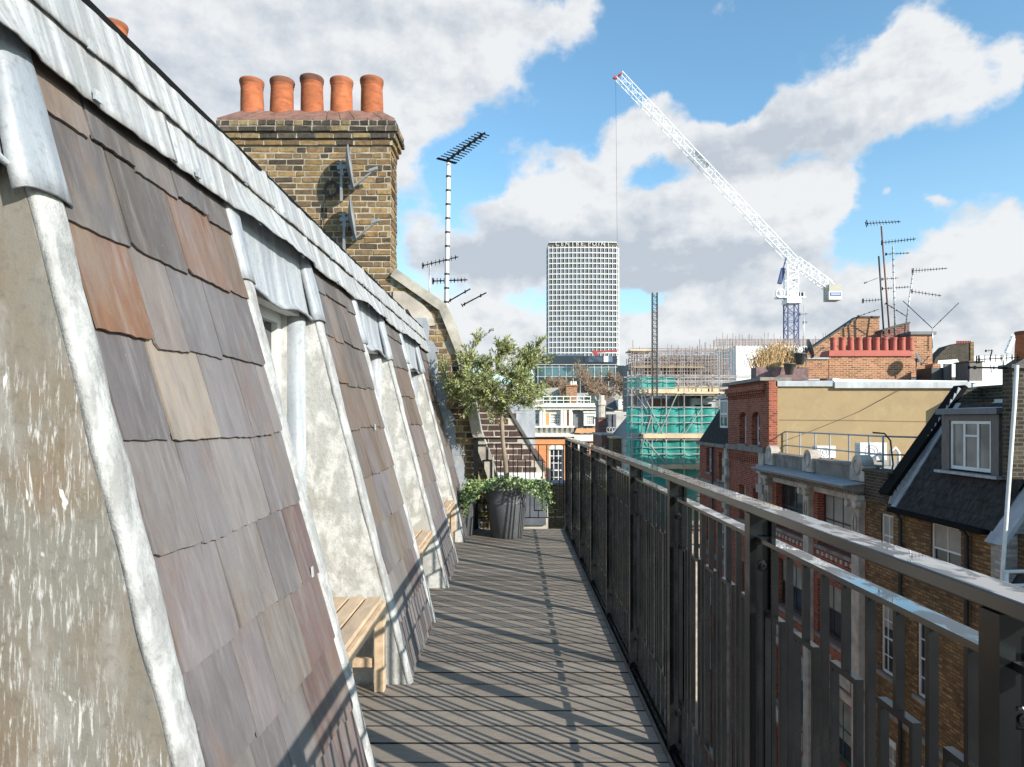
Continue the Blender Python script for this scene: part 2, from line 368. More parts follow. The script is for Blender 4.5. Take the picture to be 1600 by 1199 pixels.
plain('scaffold_tube', (.42, .38, .36), .45, .3, 2, metal=.3, bump=0); plain('scaffold_rust', (.34, .25, .21), .6, .3, 2, bump=0)
plain('crane_white', (.78, .78, .77), .45, .06, .5, bump=0); plain('crane_blue', (.025, .045, .16), .45, .1, 1, bump=0)
plain('sign_blue', (.02, .06, .22), .5, .1, 1, bump=0); plain('crane_grey', (.40, .38, .31), .7, .15, .5, bump=0)
plain('tower_white', (.55, .54, .52), .6, .06, .2, bump=0); plain('orange_brick', (.56, .235, .09), .9, .15, 2)
plain('tile_orange', (.5, .25, .12), .9, .2, 2); plain('door_red', (.25, .01, .05), .4, .1); plain('shop_green', (.02, .10, .08), .4, .2)
plain('blind', (.26, .24, .20), .5, .25, 3, bump=0, spec=.8)
plain('reed', (.50, .34, .16), .9, .25, 3, bump=0); plain('heather', (.17, .11, .11), .95, .4, 6)
plain('slate_brown', (.13, .11, .10), .8, .3, 3); plain('red_paint', (.32, .03, .03), .5, .2, 1, bump=0); plain('pot_red', (.34, .085, .06), .75, .2, 4)
plain('green_moss', (.05, .07, .02), 1, .4, 9)
brickmat('brick_red', (.46, .105, .055), (.33, .07, .04), (.30, .17, .12), .4, seed=3)
brickmat('brick_brown', (.44, .25, .10), (.22, .13, .06), (.10, .08, .055), .6, seed=9, soot=.06)
brickmat('brick_dark', (.10, .075, .05), (.055, .045, .032), (.11, .10, .08), .6, seed=5)
brickmat('brick_orange', (.50, .22, .12), (.38, .16, .085), (.44, .31, .2), .3, seed=1)
brickmat('brick_white', (.55, .53, .5), (.4, .38, .36), (.3, .28, .25), .4, seed=2)
brickmat('brick_far', (.30, .11, .09), (.22, .08, .065), (.25, .17, .14), .3, seed=8)
brickmat('brick_tan', (.30, .20, .09), (.2, .13, .06), (.2, .16, .1), .4, seed=12)
def glassmat(name, col, rough=.04, var=.5, sc_=1.2):
    t, b = newmat(name); n = t.noise(t.scale(t.coord(), 1, 1, 1), sc_, 1, .5)
    t.put(b.inputs['Base Color'], t.mix(t.mapr(n, .42, .58), tuple(c * (1 - var) for c in col), tuple(c * (1 + var) for c in col)))
    b.inputs['Roughness'].default_value = rough; b.inputs['IOR'].default_value = 1.6
    t.put(b.inputs['Normal'], t.bump(t.noise(t.coord(), 1.3, 1), .05, .05))
glassmat('glass', (.022, .024, .028)); glassmat('glass_blue', (.055, .075, .11), .12, .75, .16); glassmat('glass_teal', (.04, .09, .10), .08, .6, .06); glassmat('glass_pale', (.13, .13, .12), .08, .5)
glassmat('glass_black', (.012, .014, .02), .15, .4, .05)
# painted black railing steel, wet after rain
t, b = newmat('rail_metal'); v = t.coord(); n = t.noise(v, 7, 5, .6); nd = t.noise(v, 90, 3, .6)
t.put(b.inputs['Base Color'], t.mix(t.mapr(n, .35, .7), (.005, .0055, .006), (.010, .0105, .0115)))
t.put(b.inputs['Roughness'], t.mapr(n, .35, .65, .12, .3)); b.inputs['Specular IOR Level'].default_value = .3
t.put(b.inputs['Normal'], t.bump(nd, .02, .001))
t, b = newmat('rail_wet'); v = t.coord(); n = t.noise(t.scale(v, 1.0, .45, 1), 26, 3, .55, .6)
g_ = t.node('ShaderNodeNewGeometry'); xn = t.node('ShaderNodeSeparateXYZ'); t.put(xn.inputs[0], g_.outputs['True Normal'])
k = t.math('MULTIPLY', t.mapr(n, .46, .54, 0, 1), t.math('GREATER_THAN', xn.outputs[2], .6))
t.put(b.inputs['Base Color'], t.mix(k, (.016, .0155, .0155), (.014, .0145, .016)))
t.put(b.inputs['Roughness'], t.mapr(k, 0, 1, .2, .04)); b.inputs['Specular IOR Level'].default_value = .7
t.put(b.inputs['Normal'], t.bump(k, .15, .001)); t.put(b.inputs['Coat Weight'], k); b.inputs['Coat Roughness'].default_value = .02
def leadmat(name, base, white, brown, wamt, bamt, st=(1, 7, .5), sc_=3., rough=.5, metal=.0, lo=.42, hi=.62, scratch=0, bump=.35):
    t, b = newmat(name); v = t.coord()
    n1 = t.noise(t.scale(v, *st), sc_, 7, .62, .3); n2 = t.noise(t.scale(v, 1, 1, .7, (3, 1, 5)), 3.2, 6, .6, .5); n3 = t.noise(v, 38, 6, .7)
    col = t.mix(t.math('MULTIPLY', t.mapr(n2, .42, .66), bamt), base, brown)
    col = t.mix(t.math('MULTIPLY', t.mapr(n1, lo, hi), wamt), col, white)
    if scratch:
        ns = t.noise(t.scale(v, 70, 70, 8, (1, 2, 3)), 1.5, 6, .75, .5); nm = t.noise(t.scale(v, 1, 1, 1, (9, 1, 0)), 2.6, 3, .5)
        k = t.math('MULTIPLY', t.mapr(ns, .53, .64), t.mapr(nm, .40, .52)); col = t.mix(t.math('MULTIPLY', k, scratch), col, (.56, .56, .55))
        npk = t.noise(t.scale(v, 14, 14, 5, (4, 4, 1)), 1., 3, .7, .5)
        col = t.mix(t.mapr(npk, .665, .69), col, (.62, .62, .61))
    col = t.mix(t.math('MULTIPLY', t.mapr(n3, .52, .72), .5), col, tuple(c * .42 for c in base))
    t.put(b.inputs['Base Color'], col); b.inputs['Roughness'].default_value = rough; b.inputs['Metallic'].default_value = metal
    t.put(b.inputs['Normal'], t.bump(t.math('ADD', n3, n1), bump, .006))
leadmat('lead', (.26, .265, .27), (.48, .48, .475), (.25, .23, .20), .85, .45, st=(1, 9, .5))
leadmat('lead_blue', (.235, .255, .28), (.43, .44, .45), (.23, .25, .275), .75, .45, st=(1, 6, .4))
leadmat('roll', (.28, .28, .275), (.48, .48, .47), (.19, .185, .175), .8, .8, st=(2, 2, .8), sc_=8, rough=.85, bump=1.0)
leadmat('cheek', (.35, .345, .325), (.54, .53, .505), (.27, .25, .21), .75, .6, st=(1.6, 1.6, 1), sc_=7, rough=.85, bump=.8, lo=.46, hi=.58)
leadmat('cheek_brown', (.19, .18, .155), (.31, .30, .285), (.185, .13, .08), .8, .9, st=(4, 4, 1.1), sc_=3.0, rough=.6, lo=.5, hi=.7, scratch=.9, bump=.3)
# debris netting: woven teal sheet that lets some light through
t, b = newmat('netting'); n = t.noise(t.scale(t.coord(), 1, 1, .35), 1.4, 5, .6)
t.put(b.inputs['Base Color'], t.mix(t.mapr(n, .3, .7), (.03, .36, .31), (.08, .58, .50))); b.inputs['Roughness'].default_value = .8
tr = t.node('ShaderNodeBsdfTransparent'); tl = t.node('ShaderNodeBsdfTranslucent'); tl.inputs[0].default_value = (.04, .42, .34, 1)
mx = t.node('ShaderNodeMixShader'); mx.inputs[0].default_value = .35; t.l.new(b.outputs[0], mx.inputs[1]); t.l.new(tl.outputs[0], mx.inputs[2])
m2 = t.node('ShaderNodeMixShader'); t.put(m2.inputs[0], t.mapr(n, .35, .7, .10, .38)); t.l.new(mx.outputs[0], m2.inputs[1]); t.l.new(tr.outputs[0], m2.inputs[2])
t.l.new(m2.outputs[0], t.n['Material Output'].inputs[0])
# ================================================================== SETTING
GZ = -15.0
m = MB(); m.box(-3000, 3000, -3000, 3000, GZ - 2, GZ - .004); tag(m.build('ground', 'paving'), kind='structure')
m = MB(); m.box(2.6, 7.2, -60, 57, GZ - .1, GZ); tag(m.build('road', 'asphalt'), kind='structure')
for x0, x1 in ((.9, 2.6), (7.2, 9.0)):
    m = MB(); m.box(x0, x1, -60, 57, GZ - .1, GZ + .12); tag(m.build('pavement', 'paving'), kind='structure')
# roof deck: dark composite boards laid across the walkway
DX0, DX1, DY0, DY1 = -.56, .612, -1.6, 8.47
m = MB(); y = DY0; rr = random.Random(3)
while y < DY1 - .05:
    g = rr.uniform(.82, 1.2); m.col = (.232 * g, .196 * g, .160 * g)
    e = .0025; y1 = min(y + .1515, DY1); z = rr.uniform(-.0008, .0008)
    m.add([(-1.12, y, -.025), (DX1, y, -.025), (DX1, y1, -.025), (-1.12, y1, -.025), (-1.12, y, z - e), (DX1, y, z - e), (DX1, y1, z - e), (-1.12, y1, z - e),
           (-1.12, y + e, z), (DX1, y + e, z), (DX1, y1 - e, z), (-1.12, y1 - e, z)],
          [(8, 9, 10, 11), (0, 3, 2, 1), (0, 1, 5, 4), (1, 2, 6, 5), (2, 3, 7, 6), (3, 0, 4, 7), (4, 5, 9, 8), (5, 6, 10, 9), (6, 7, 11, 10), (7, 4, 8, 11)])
    m.c[-9:] = [(.012, .011, .010)] * 9       # board sides coloured near-black, painting shade into the joints
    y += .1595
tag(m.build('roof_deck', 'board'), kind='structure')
m = MB(); m.box(-1.12, .60, DY0, DY1, -.2, -.03); tag(m.build('deck_base', 'black_edge'), kind='structure')
m = MB(); m.box(.6135, .628, DY0, DY1, -.1, .005); tag(m.build('deck_edge_trim', 'timber_grey'), kind='structure')
# ================================================================== OUR ROOF
def XS(z): return -.54 - .255 * z
NS = Vector((1, 0, .255)).normalized()
def SP(y, z, off=0): return Vector((XS(z), y, z)) + NS * off
roof = thing('mansard_roof', 'steep slate and lead mansard roof along the left of the deck', 'roof', (-.54, 0, 0))
BAYS = [(-.56, .42), (1.52, 2.55), (3.60, 4.54), (5.58, 6.42), (7.62, 8.42)]
PURP = [(.150, .129, .129), (.134, .118, .120), (.164, .147, .141), (.119, .106, .107), (.150, .132, .118)]; GREY = [(.080, .070, .066), (.092, .080, .074), (.105, .089, .080)]
BRWN = [(.130, .088, .062), (.140, .103, .080), (.112, .086, .070)]; RUST = [(.150, .076, .043), (.135, .074, .045)]; BEIG = [(.225, .185, .150)]; MARO = [(.118, .078, .072), (.105, .070, .066)]
def slate_rows(bi):
    if bi in (1,):
        return {8: GREY + GREY + [(.17, .125, .095)], 7: [GREY[1], GREY[2], RUST[0], BRWN[0], BRWN[1]], 6: [RUST[0], (.185, .155, .14), PURP[1], PURP[3], (.18, .14, .125)],
                5: [PURP[1], BEIG[0], PURP[1], PURP[0], PURP[2]], 4: PURP, 3: PURP, 2: PURP, 1: PURP + MARO, 0: PURP + MARO}
    return {8: GREY, 7: GREY + BRWN, 6: BRWN + GREY, 5: BRWN, 4: BRWN + [(.15, .12, .11)], 3: [(.15, .122, .112), (.155, .122, .098), PURP[1]], 2: PURP + BRWN, 1: PURP + MARO[1:], 0: PURP + MARO}
EX = {(1, 7): ['GREY1', 'GREY2']}
for bi, (y0, y1) in enumerate(BAYS):
    m = MB(); rr = random.Random(20 + bi); rows = slate_rows(bi)
    zs = [-.2 + .02, .04, .29, .535, .79, 1.045, 1.305, 1.55, 1.80, 2.05, 2.26]
    for r in range(len(zs) - 1):
        zb, zt = zs[r], zs[r + 1]; pal = rows.get(min(max(r - 1, 0), 8)); yy = y0 - .01; k = 0
        while yy < y1 - .015:
            wd = rr.uniform(.185, .32) if bi == 1 else (rr.uniform(.17, .28) if r > 3 else rr.uniform(.13, .2))
            if y1 - (yy + wd) < .09: wd = y1 - yy
            c = pal[k] if (bi == 1 and r in (7, 8) and k < len(pal)) else (pal[k] if bi == 1 and r in (6,) and k < len(pal) else rr.choice(pal))
            g = rr.uniform(.74, 1.04); m.col = tuple(x * g for x in c)
            if bi == 1 and r <= 4 and yy + wd / 2 > y1 - .25: c = MARO[0] if r < 4 else MARO[1]; m.col = c
            a, b_ = yy + rr.uniform(.001, .0055), min(yy + wd, y1) - rr.uniform(.001, .004); n = 11; up, dn = .004, rr.uniform(.012, .017); th = .007
            ext = min(zt + .02, 2.25); low = rr.uniform(-.010, .008); tilt = rr.uniform(-.009, .009)
            bot = [(a + (b_ - a) * i / n, zb + low + tilt * (i / n - .5) + rr.uniform(-.0028, .0025)) for i in range(n + 1)]
            if rr.random() < .3: bot[0] = (bot[0][0] + .003, bot[0][1] + .012)
            if rr.random() < .3: bot[-1] = (bot[-1][0] - .003, bot[-1][1] + .012)
            st = len(m.v)
            for q in (0, -th):
                for (u, z) in bot: m.v.append(SP(u, z, dn + q))
                m.v.append(SP(b_ + rr.uniform(-.001, .001), ext, up + q)); m.v.append(SP(a, ext, up + q))
            N = n + 3; m.face([st + i for i in range(N)]); m.face([st + N + i for i in range(N)][::-1])
            for i in range(N): m.face([st + i, st + N + i, st + N + (i + 1) % N, st + (i + 1) % N])
            yy += wd; k += 1
    m.build('slate_slope', 'slate', roof)
    # boarding under the slates
    m = MB(); fn = lambda u, d_, z: SP(u, z, d_); m.hexa([SP(y0 - .03, -.2, -.03), SP(y1 + .03, -.2, -.03), SP(y1 + .03, -.2, -.004), SP(y0 - .03, -.2, -.004),
           SP(y0 - .03, 2.40, -.03), SP(y1 + .03, 2.40, -.03), SP(y1 + .03, 2.40, -.004), SP(y0 - .03, 2.40, -.004)]); m.build('roof_boarding', 'black_edge', roof)
def roll(yc, z0, z1, w_, h, mat, name, seed, flare=0):
    m = MB(); m.sm = True; na, nz = 10, max(6, int((z1 - z0) / .05))
    def f(u, v):
        z = z0 + (z1 - z0) * v; a = math.pi * u; wob = .006 * mn.noise(Vector((seed, z * 5, u * 2))) + .003 * mn.noise(Vector((z * 17, seed, u * 4)))
        ww = w_ * (1 + .1 * mn.noise(Vector((seed * 3., z * 3, 0)))) + flare * (1 - v) ** 2
        return SP(yc - math.cos(a) * ww / 2 + wob, z, -.01 + (h + wob) * (max(0, math.sin(a)) ** .42))
    m.grid(f, na, nz)
    b = m.build(name, mat, roof, norm=False)
    md = b.modifiers.new('thick', 'SOLIDIFY'); md.thickness = .006; md.offset = -1
    return b
DORM = [(BAYS[i][1], BAYS[i + 1][0]) for i in range(4)]
for i, (ya, yb) in enumerate(DORM):
    roll(ya + .05, -.02, 1.90, .092, .026, 'roll', 'hip_roll', i * 7 + 1); roll(yb - .052, -.02, 1.90, .095, .028, 'roll', 'hip_roll', i * 7 + 3)
    roll(ya + .055, 1.86 + .02 * (i % 2), 2.24, .115, .038, 'lead_blue' if i else 'lead', 'hip_cap', i * 7 + 2, .02)
    roll(yb - .058, 1.83 + .03 * (i % 2), 2.24, .125, .042, 'lead_blue', 'hip_cap', i * 7 + 4, .03)
    # cheeks of the recess: side walls between the slope and the window wall
    for nm, yy0, yy1 in (('cheek', yb - .10, yb - .03), ('cheek', ya + .03, ya + .09)):
        m = MB(); poly = [(-1.16, -.2), (XS(-.2) - .01, -.2), (XS(2.38) - .01, 2.38), (-1.16, 2.38)]
        m.prism(poly, lambda u, d_, z: (u, d_, z), yy0, yy1); m.build(nm, 'cheek_brown' if i == 0 else 'cheek', roof)
    # window wall with the sash window
    fn = FXr(-1.13); m = MB(); ops = [(ya + .14, yb - .20, .72, 1.88)]
    wall(m, fn, ya + .02, yb - .02, -.2, 2.36, ops, .25); m.build('window_wall', 'cheek', roof)
    window(roof, fn, ya + .14, yb - .20, .72, 1.88, 2, 2, rec=.03, bar=.03, edge=.05, sill='lead_blue')
    m = MB(); m.sm = True; m.tube([(-1.105, yb - .155, -.05), (-1.10, yb - .155, .9), (-1.105, yb - .155, 1.9)], .052, 14); m.build('window_post', 'lead_blue', roof)
    m = MB(); m.box(-1.13, -1.085, yb - .118, yb - .1025, -.05, 1.88); m.build('flashing_strip', 'lead_dark', roof)
    # apron of lead over the window head
    m = MB(); m.sm = True
    def ap(u, v, ya=ya, yb=yb, i=i):
        y_ = ya + .09 + (yb - .19 - ya) * u; z = 2.22 - .36 * v + .016 * math.sin(u * 9 + i) * v
        x = -1.105 + .055 * v ** 1.5 + .007 * mn.noise(Vector((y_ * 9, z * 2, i))) + (.02 if v > .97 else 0)
        return (x, y_, z)
    m.grid(ap, 26, 14); o = m.build('lead_apron', 'lead_blue', roof, norm=False); md = o.modifiers.new('t', 'SOLIDIFY'); md.thickness = .012; md.offset = -1
    m = MB(); m.box(-1.13, -1.07, ya + .10, yb - .12, 1.87, 1.90); m.build('window_head', 'white_paint', roof)
    # low upstand of lead behind the bench
    m = MB(); m.box(-1.125, -1.09, ya + .1, yb - .1, -.1, .14); m.build('upstand', 'lead_grey', roof)
# top flashing in two lapped sheets, sagging over each dormer
def DZ(y): return -.052 + .0042 * y          # the eaves line climbs a little towards the party wall
def band(z0, z1, off, seed, nm, gaps):
    m = MB(); m.sm = True; edges = [-1.4, .95, 3.05, 5.05, 7.0, 8.52] if seed == 1 else [-1.4, .42, 2.1, 3.55, 4.6, 5.55, 6.6, 7.6, 8.52]
    for a, b_ in zip(edges[:-1], edges[1:]):
        n = int((b_ - a) / .022)
        def f(u, v, a=a, b_=b_):
            y_ = a - .01 + (b_ - a + .03) * u
            over = max([0] + [min(1, (y_ - q0) / .12, (q1 - y_) / .12) for q0, q1 in DORM if q0 < y_ < q1])
            zb = z0 + .010 * mn.noise(Vector((y_ * 3, seed, 0))) + .004 * mn.noise(Vector((y_ * 16, seed, 1))) - (.012 * over if gaps else 0)
            z = z1 + (zb - z1) * v
            rip = .004 * mn.noise(Vector((y_ * 20, z * 2, seed))) + .008 * mn.noise(Vector((y_ * 5, z * 3, seed + 4)))
            o = off + rip * (.4 + v) + (.035 * over * v ** 3 if gaps else 0) + (.008 if u > .985 else 0) + .006 * v
            return SP(y_, z + DZ(y_), o)
        m.grid(f, n, 8)
    o = m.build(nm, 'lead', roof, norm=False); md = o.modifiers.new('t', 'SOLIDIFY'); md.thickness = .004; md.offset = -1
m = MB()
for y_, z_ in ((2.46, .80), (4.2, 1.30)): p = SP(y_, z_, .021); m.beam(p - Vector((0, 0, .015)), p + Vector((-.004, 0, .022)), .022, .003, up=(1, 0, 0))
split_build(m, 'lead_tab', 'lead', roof)
band(2.185, 2.40, .030, 2, 'lower_flashing', True); band(2.335, 2.492, .040, 1, 'upper_flashing', False)
m = MB(); rr = random.Random(5)
for y_ in (.3, 1.02, 1.66, 2.35, 2.72, 3.3, 4.1, 4.9, 5.6, 6.5, 7.3):
    for z in (2.20, 2.345):
        p = SP(y_ + rr.uniform(-.1, .1), z + DZ(y_), .050); m.beam(p - Vector((0, 0, .014)), p + Vector((0, 0, .012)), .03, .006, up=(1, 0, 0))
m.build('flashing_clip', 'lead_blue', roof)
m = MB(); n = 90
for i in range(n):
    a, b_ = -1.4 + 9.9 * i / n, -1.4 + 9.9 * (i + 1) / n; j0 = .003 * mn.noise(Vector((a * 4, 0, 0))); zz = 2.49 + DZ(a); x = XS(zz)
    m.box(x - .05, x + .046 + j0, a, b_, zz - .002, zz + .018 + j0)
m.build('capping', 'black_edge', roof)
m = MB(); m.box(-7.5, XS(2.40) - .051, -1.4, 8.5, 2.2, 2.42); m.build('flat_roof', 'roof_grey', roof)
m = MB(); m.box(-7.5, .55, -1.6, 8.5, GZ, -.21); m.build('front_wall', 'brick_brown', roof)
# ------------------------------------------------------------------ party wall at the end of the deck
pw = thing('party_wall', 'old yellow brick party wall with sloping concrete coping behind the olive tree', 'wall', (-1, 8.5, 0))
PY = 8.5
prof = [(-3.8, 3.15), (-1.51, 3.15), (-.90, 2.72), (-.69, 2.2), (-.494, 1.19), (-.303, .66), (-.16, .1), (-.10, -.4)]
def in_pw(u, z):
    for (a, b_) in zip(prof[:-1], prof[1:]):
        if b_[1] <= z <= a[1]: return u < a[0] + (b_[0] - a[0]) * (a[1] - z) / max(1e-6, a[1] - b_[1]) - .04
    return z < -.4 and u < -.12
STK = [(.225, .15, .07), (.20, .13, .062), (.165, .105, .054), (.24, .163, .075), (.14, .096, .055), (.21, .145, .078), (.145, .098, .058), (.065, .05, .036)]
m = MB(); m.m = 0; m.prism([(-3.8, -15), (-3.8, 3.15), *prof[1:], (-.10, -15)], FY(PY), 0, .33)
m.m = 1; flemish(m, FY(PY), -1.5, -.1, -.6, 3.1, STK, in_pw, 3); m.build('brickwork', ['mortar', 'old_brick'], pw)
m = MB(); rr = random.Random(9)
P = [Vector((u, 0, z)) for u, z in prof[1:]]
NN = []
for i in range(len(P)):
    dd = (P[min(i + 1, len(P) - 1)] - P[max(i - 1, 0)]).normalized(); nn = Vector((-dd.z, 0, dd.x)); NN.append(nn if nn.x > 0 else -nn)
for i in range(len(P) - 1):
    q = [P[i] - NN[i] * .03, P[i + 1] - NN[i + 1] * .03, P[i + 1] + NN[i + 1] * .085, P[i] + NN[i] * .085]
    m.hexa([(p_.x, PY - .07, p_.z) for p_ in q] + [(p_.x, PY + .42, p_.z) for p_ in q])
m.build('coping', 'concrete', pw)
m = MB(); m.prism([(-1.50, 2.95), (-1.35, 2.94), (-1.15, 2.80), (-1.02, 2.66), (-.98, 2.52), (-1.12, 2.50), (-1.25, 2.60), (-1.32, 2.72), (-1.5, 2.7)], FY(PY), -.022, -.004); m.build('render_patch', 'stone_pale', pw)
# saw-toothed lead soakers where slope meets wall
m = MB(); z = -.1; k = 0
while z < 2.5:
    x = XS(z) - .02; L = .15 + .05 * math.sin(k * 2.1)
    m.prism([(x - .1, z), (x + L, z + .015), (x + L * .92, z + .03), (x + .10, z + .155), (x - .12, z + .16)], FY(PY), -.030 - .003 * (k % 2), -.016); z += .142; k += 1
m.build('stepped_flashing', 'lead_blue', pw)
# ------------------------------------------------------------------ chimney stack with five pots
cs = thing('chimney_stack', 'tall yellow stock brick chimney stack carrying five terracotta pots', 'chimney', (-2.6, 8.7, 2.5))
CX0, CX1, CY0, CY1, CT = -3.60, -1.535, 8.5, 8.93, 4.755
CX0 -= .0
m = MB(); m.box(CX0, CX1, CY0 + .001, CY1, 2.2, CT + .001)
for k, o_ in enumerate((.025, .055, .085, .075)): m.box(CX0 - o_, CX1 + o_, CY0 - o_, CY1 + o_, CT + .075 * k + .002, CT + .075 * (k + 1) - .008)
m.m = 1
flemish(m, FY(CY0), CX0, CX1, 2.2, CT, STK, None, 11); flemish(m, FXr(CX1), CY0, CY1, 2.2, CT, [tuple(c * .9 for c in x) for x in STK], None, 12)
DK = [(.06, .05, .042), (.08, .065, .05), (.05, .043, .036), (.2, .15, .08)]
for k, o_ in enumerate((.025, .055, .085, .075)):
    pal = STK if k == 0 else DK; z = CT + .075 * k
    for f_, a, b_ in ((FY(CY0 - o_), CX0 - o_, CX1 + o_), (FXr(CX1 + o_), CY0 - o_, CY1 + o_)):
        flemish(m, f_, a, b_, z, z + .074, pal, None, 30 + k, plain_=(k < 3), L=.215 if k < 3 else .10)
cs_m = m.build('brickwork', ['mortar', 'old_brick'], cs)
m = MB(); z0 = CT + .30; rr = random.Random(2); n = 13
X0, X1, Y0, Y1 = CX0 - .07, CX1 + .07, CY0 - .075, CY1 + .075; tX0, tX1, tY = X0 + .25, X1 - .22, CY0 + .12
for i in range(n):
    a, b_ = X0 + (X1 - X0) * i / n + .004, X0 + (X1 - X0) * (i + 1) / n - .004; ta, tb = tX0 + (tX1 - tX0) * i / n + .003, tX0 + (tX1 - tX0) * (i + 1) / n - .003; g = rr.uniform(-.006, .006)
    m.hexa([(a, Y0, z0 - .006), (b_, Y0, z0 - .006), (tb, tY, z0 + .17), (ta, tY, z0 + .17), (a, Y0, z0 + .012 + g), (b_, Y0, z0 + .012 + g), (tb, tY, z0 + .195 + g), (ta, tY, z0 + .195 + g)])
m.add([(X0 + .01, Y0 + .02, z0 - .004), (X1 - .01, Y0 + .02, z0 - .004), (X1 - .01, Y1, z0 - .004), (X0 + .01, Y1, z0 - .004), (tX0, tY, z0 + .176), (tX1, tY, z0 + .176), (tX1, CY1 - .12, z0 + .176), (tX0, CY1 - .12, z0 + .176)],
      [(0, 1, 5, 4), (1, 2, 6, 5), (2, 3, 7, 6), (3, 0, 4, 7), (4, 5, 6, 7)])
m.build('tile_cap', 'tile_red', cs)
def pot(parent, c, r, h, mat='terracotta', name='chimney_pot', n=28):
    m = MB(); m.sm = True
    pr = [(r * 1.0, 0), (r * 1.0, h * .04), (r * .99, h * .12), (r * .97, h * .45), (r * .93, h * .78), (r * .93, h * .80), (r * .96, h * .81), (r * .95, h * .86), (r * 1.02, h * .90), (r * 1.02, h * .93), (r * 1.05, h * .96), (r * 1.02, h), (r * .85, h), (r * .8, h * .9), (r * .78, h * .5)]
    g = random.uniform(.8, 1.15); soot = random.uniform(.25, .8); m.col = (.36 * g, .115 * g, .05 * g); m.lathe(pr, (0, 0, 0), n)
    for k in range(len(pr) - 1):
        if k >= 7:
            for q in range(n): m.c[k * n + q] = tuple(x * (1 - soot) + y * soot for x, y in zip(m.col, (.06, .045, .038)))
    tx, ty_ = random.uniform(-.02, .02), random.uniform(-.02, .02); m.v = [Vector(c) + v + Vector((tx, ty_, 0)) * v.z for v in m.v]
    return m.build(name, mat, parent)
for px in (394.5, 440, 488, 533.5, 581.5):
    ww = random.uniform(.97, 1.03); pot(cs, (wx(px, 8.72), 8.72, z0 + .13), .146 * ww, .50 * random.uniform(.96, 1.03))
m = MB(); m.box(-4.95 - .25, -4.95 + .35, 7.8, 8.3, 2.49, 5.52)
cs2 = thing('chimney_stack', 'brick stack mostly hidden by the roof edge with one pot showing', 'chimney', (-4.9, 8.05, 2.5)); m.build('brickwork', 'brick_brown', cs2)
pot(cs2, (wx(178, 8.05), 8.05, 5.515), .145, .49)
# ------------------------------------------------------------------ satellite dishes and cable coil on the stack
def dish(c, tilt, label, s=1., az_=R(62), face='plastic_grey', grp=None, s_flat=True):
    o = thing('satellite_dish', label, 'satellite dish', c, grp); c = Vector(c)
    nrm = (Vector((.985, .12, .13)) if s_flat else Vector((math.sin(az_), -math.cos(az_) * .5, .28))).normalized(); u = Vector((0, 0, 1)).cross(nrm).normalized(); v = nrm.cross(u)
    m = MB(); m.sm = True; nr, na = 7, 32; b0 = len(m.v)
    for i in range(nr + 1):
        r = .29 * s * i / nr
        for k in range(na):
            a = 2 * math.pi * k / na; m.v.append(c + u * r * math.cos(a) * .9 + v * r * math.sin(a) * 1.12 + nrm * (.8 / s * r * r))
    for i in range(nr):
        for k in range(na): m.face([i * na + k, i * na + (k + 1) % na, (i + 1) * na + (k + 1) % na, (i + 1) * na + k])
    q = m.build('reflector', face, o, norm=False); md = q.modifiers.new('t', 'SOLIDIFY'); md.thickness = .008 * s
    m = MB(); foot = c - v * .30 * s + nrm * .05; tip = c + nrm * .36 * s - v * .13 * s - Vector((0, .05, 0)); m.beam(foot, tip, .025 * s); m.beam(c - v * .31 * s, c - v * .27 * s + nrm * .08 * s, .06 * s)
    m.build('feed_arm', face, o)
    m = MB(); m.tube([tip - nrm * .03 * s + Vector((0, 0, .02)), tip + nrm * .04 * s + Vector((0, 0, .035)), tip + nrm * .10 * s + Vector((0, 0, .04))], [.028 * s, .028 * s, .035 * s], 12); m.build('receiver', face, o)
    m = MB(); back = c - nrm * .07 * s; m.beam(back - v * .12 * s, back + v * .08 * s, .05 * s); m.beam(c, back - nrm * .05, .06 * s); m.beam(back, Vector((back.x, 8.5, back.z + .02)) if s == 1 else back - Vector((0, 0, .5 * s)), .035 * s)
    for k in (-.06, 0, .06): m.beam(back + v * k - nrm * .05, back + v * k + nrm * .05, .028 * s, .02 * s)
    m.build('bracket', face, o); return o
dish(W(541, 262, 8.28), 0, 'upper grey satellite dish on the brick chimney stack, beside the cable coil', .82)
dish(W(545, 343, 8.28), 0, 'lower grey satellite dish on the brick chimney stack', .80)
m = MB(); c = W(518, 296, 8.46); rr = random.Random(4)
for k in range(4):
    r = .07 + .009 * k; m.tube([c + Vector((r * math.cos(a) * .92 + rr.uniform(-.003, .003), -.008 * k, r * math.sin(a) + rr.uniform(-.003, .003))) for a in [2 * math.pi * i / 20 for i in range(21)]], .0055, 5)
m.tube([c + Vector((-.07, 0, -.05)), c + Vector((-.09, 0, -.2)), c + Vector((-.10, 0, -.4)), c + Vector((-.085, 0, -.62)), c + Vector((-.03, 0, -.8))], .006, 5)
m.tube([c + Vector((.08, 0, .0)), c + Vector((.16, -.06, .04)), c + Vector((.24, -.1, .09))], .006, 5)
tag(m.build('cable_coil', 'cable_black'), 'coil of black cable hanging on the chimney brickwork beside the upper dish', 'cable')
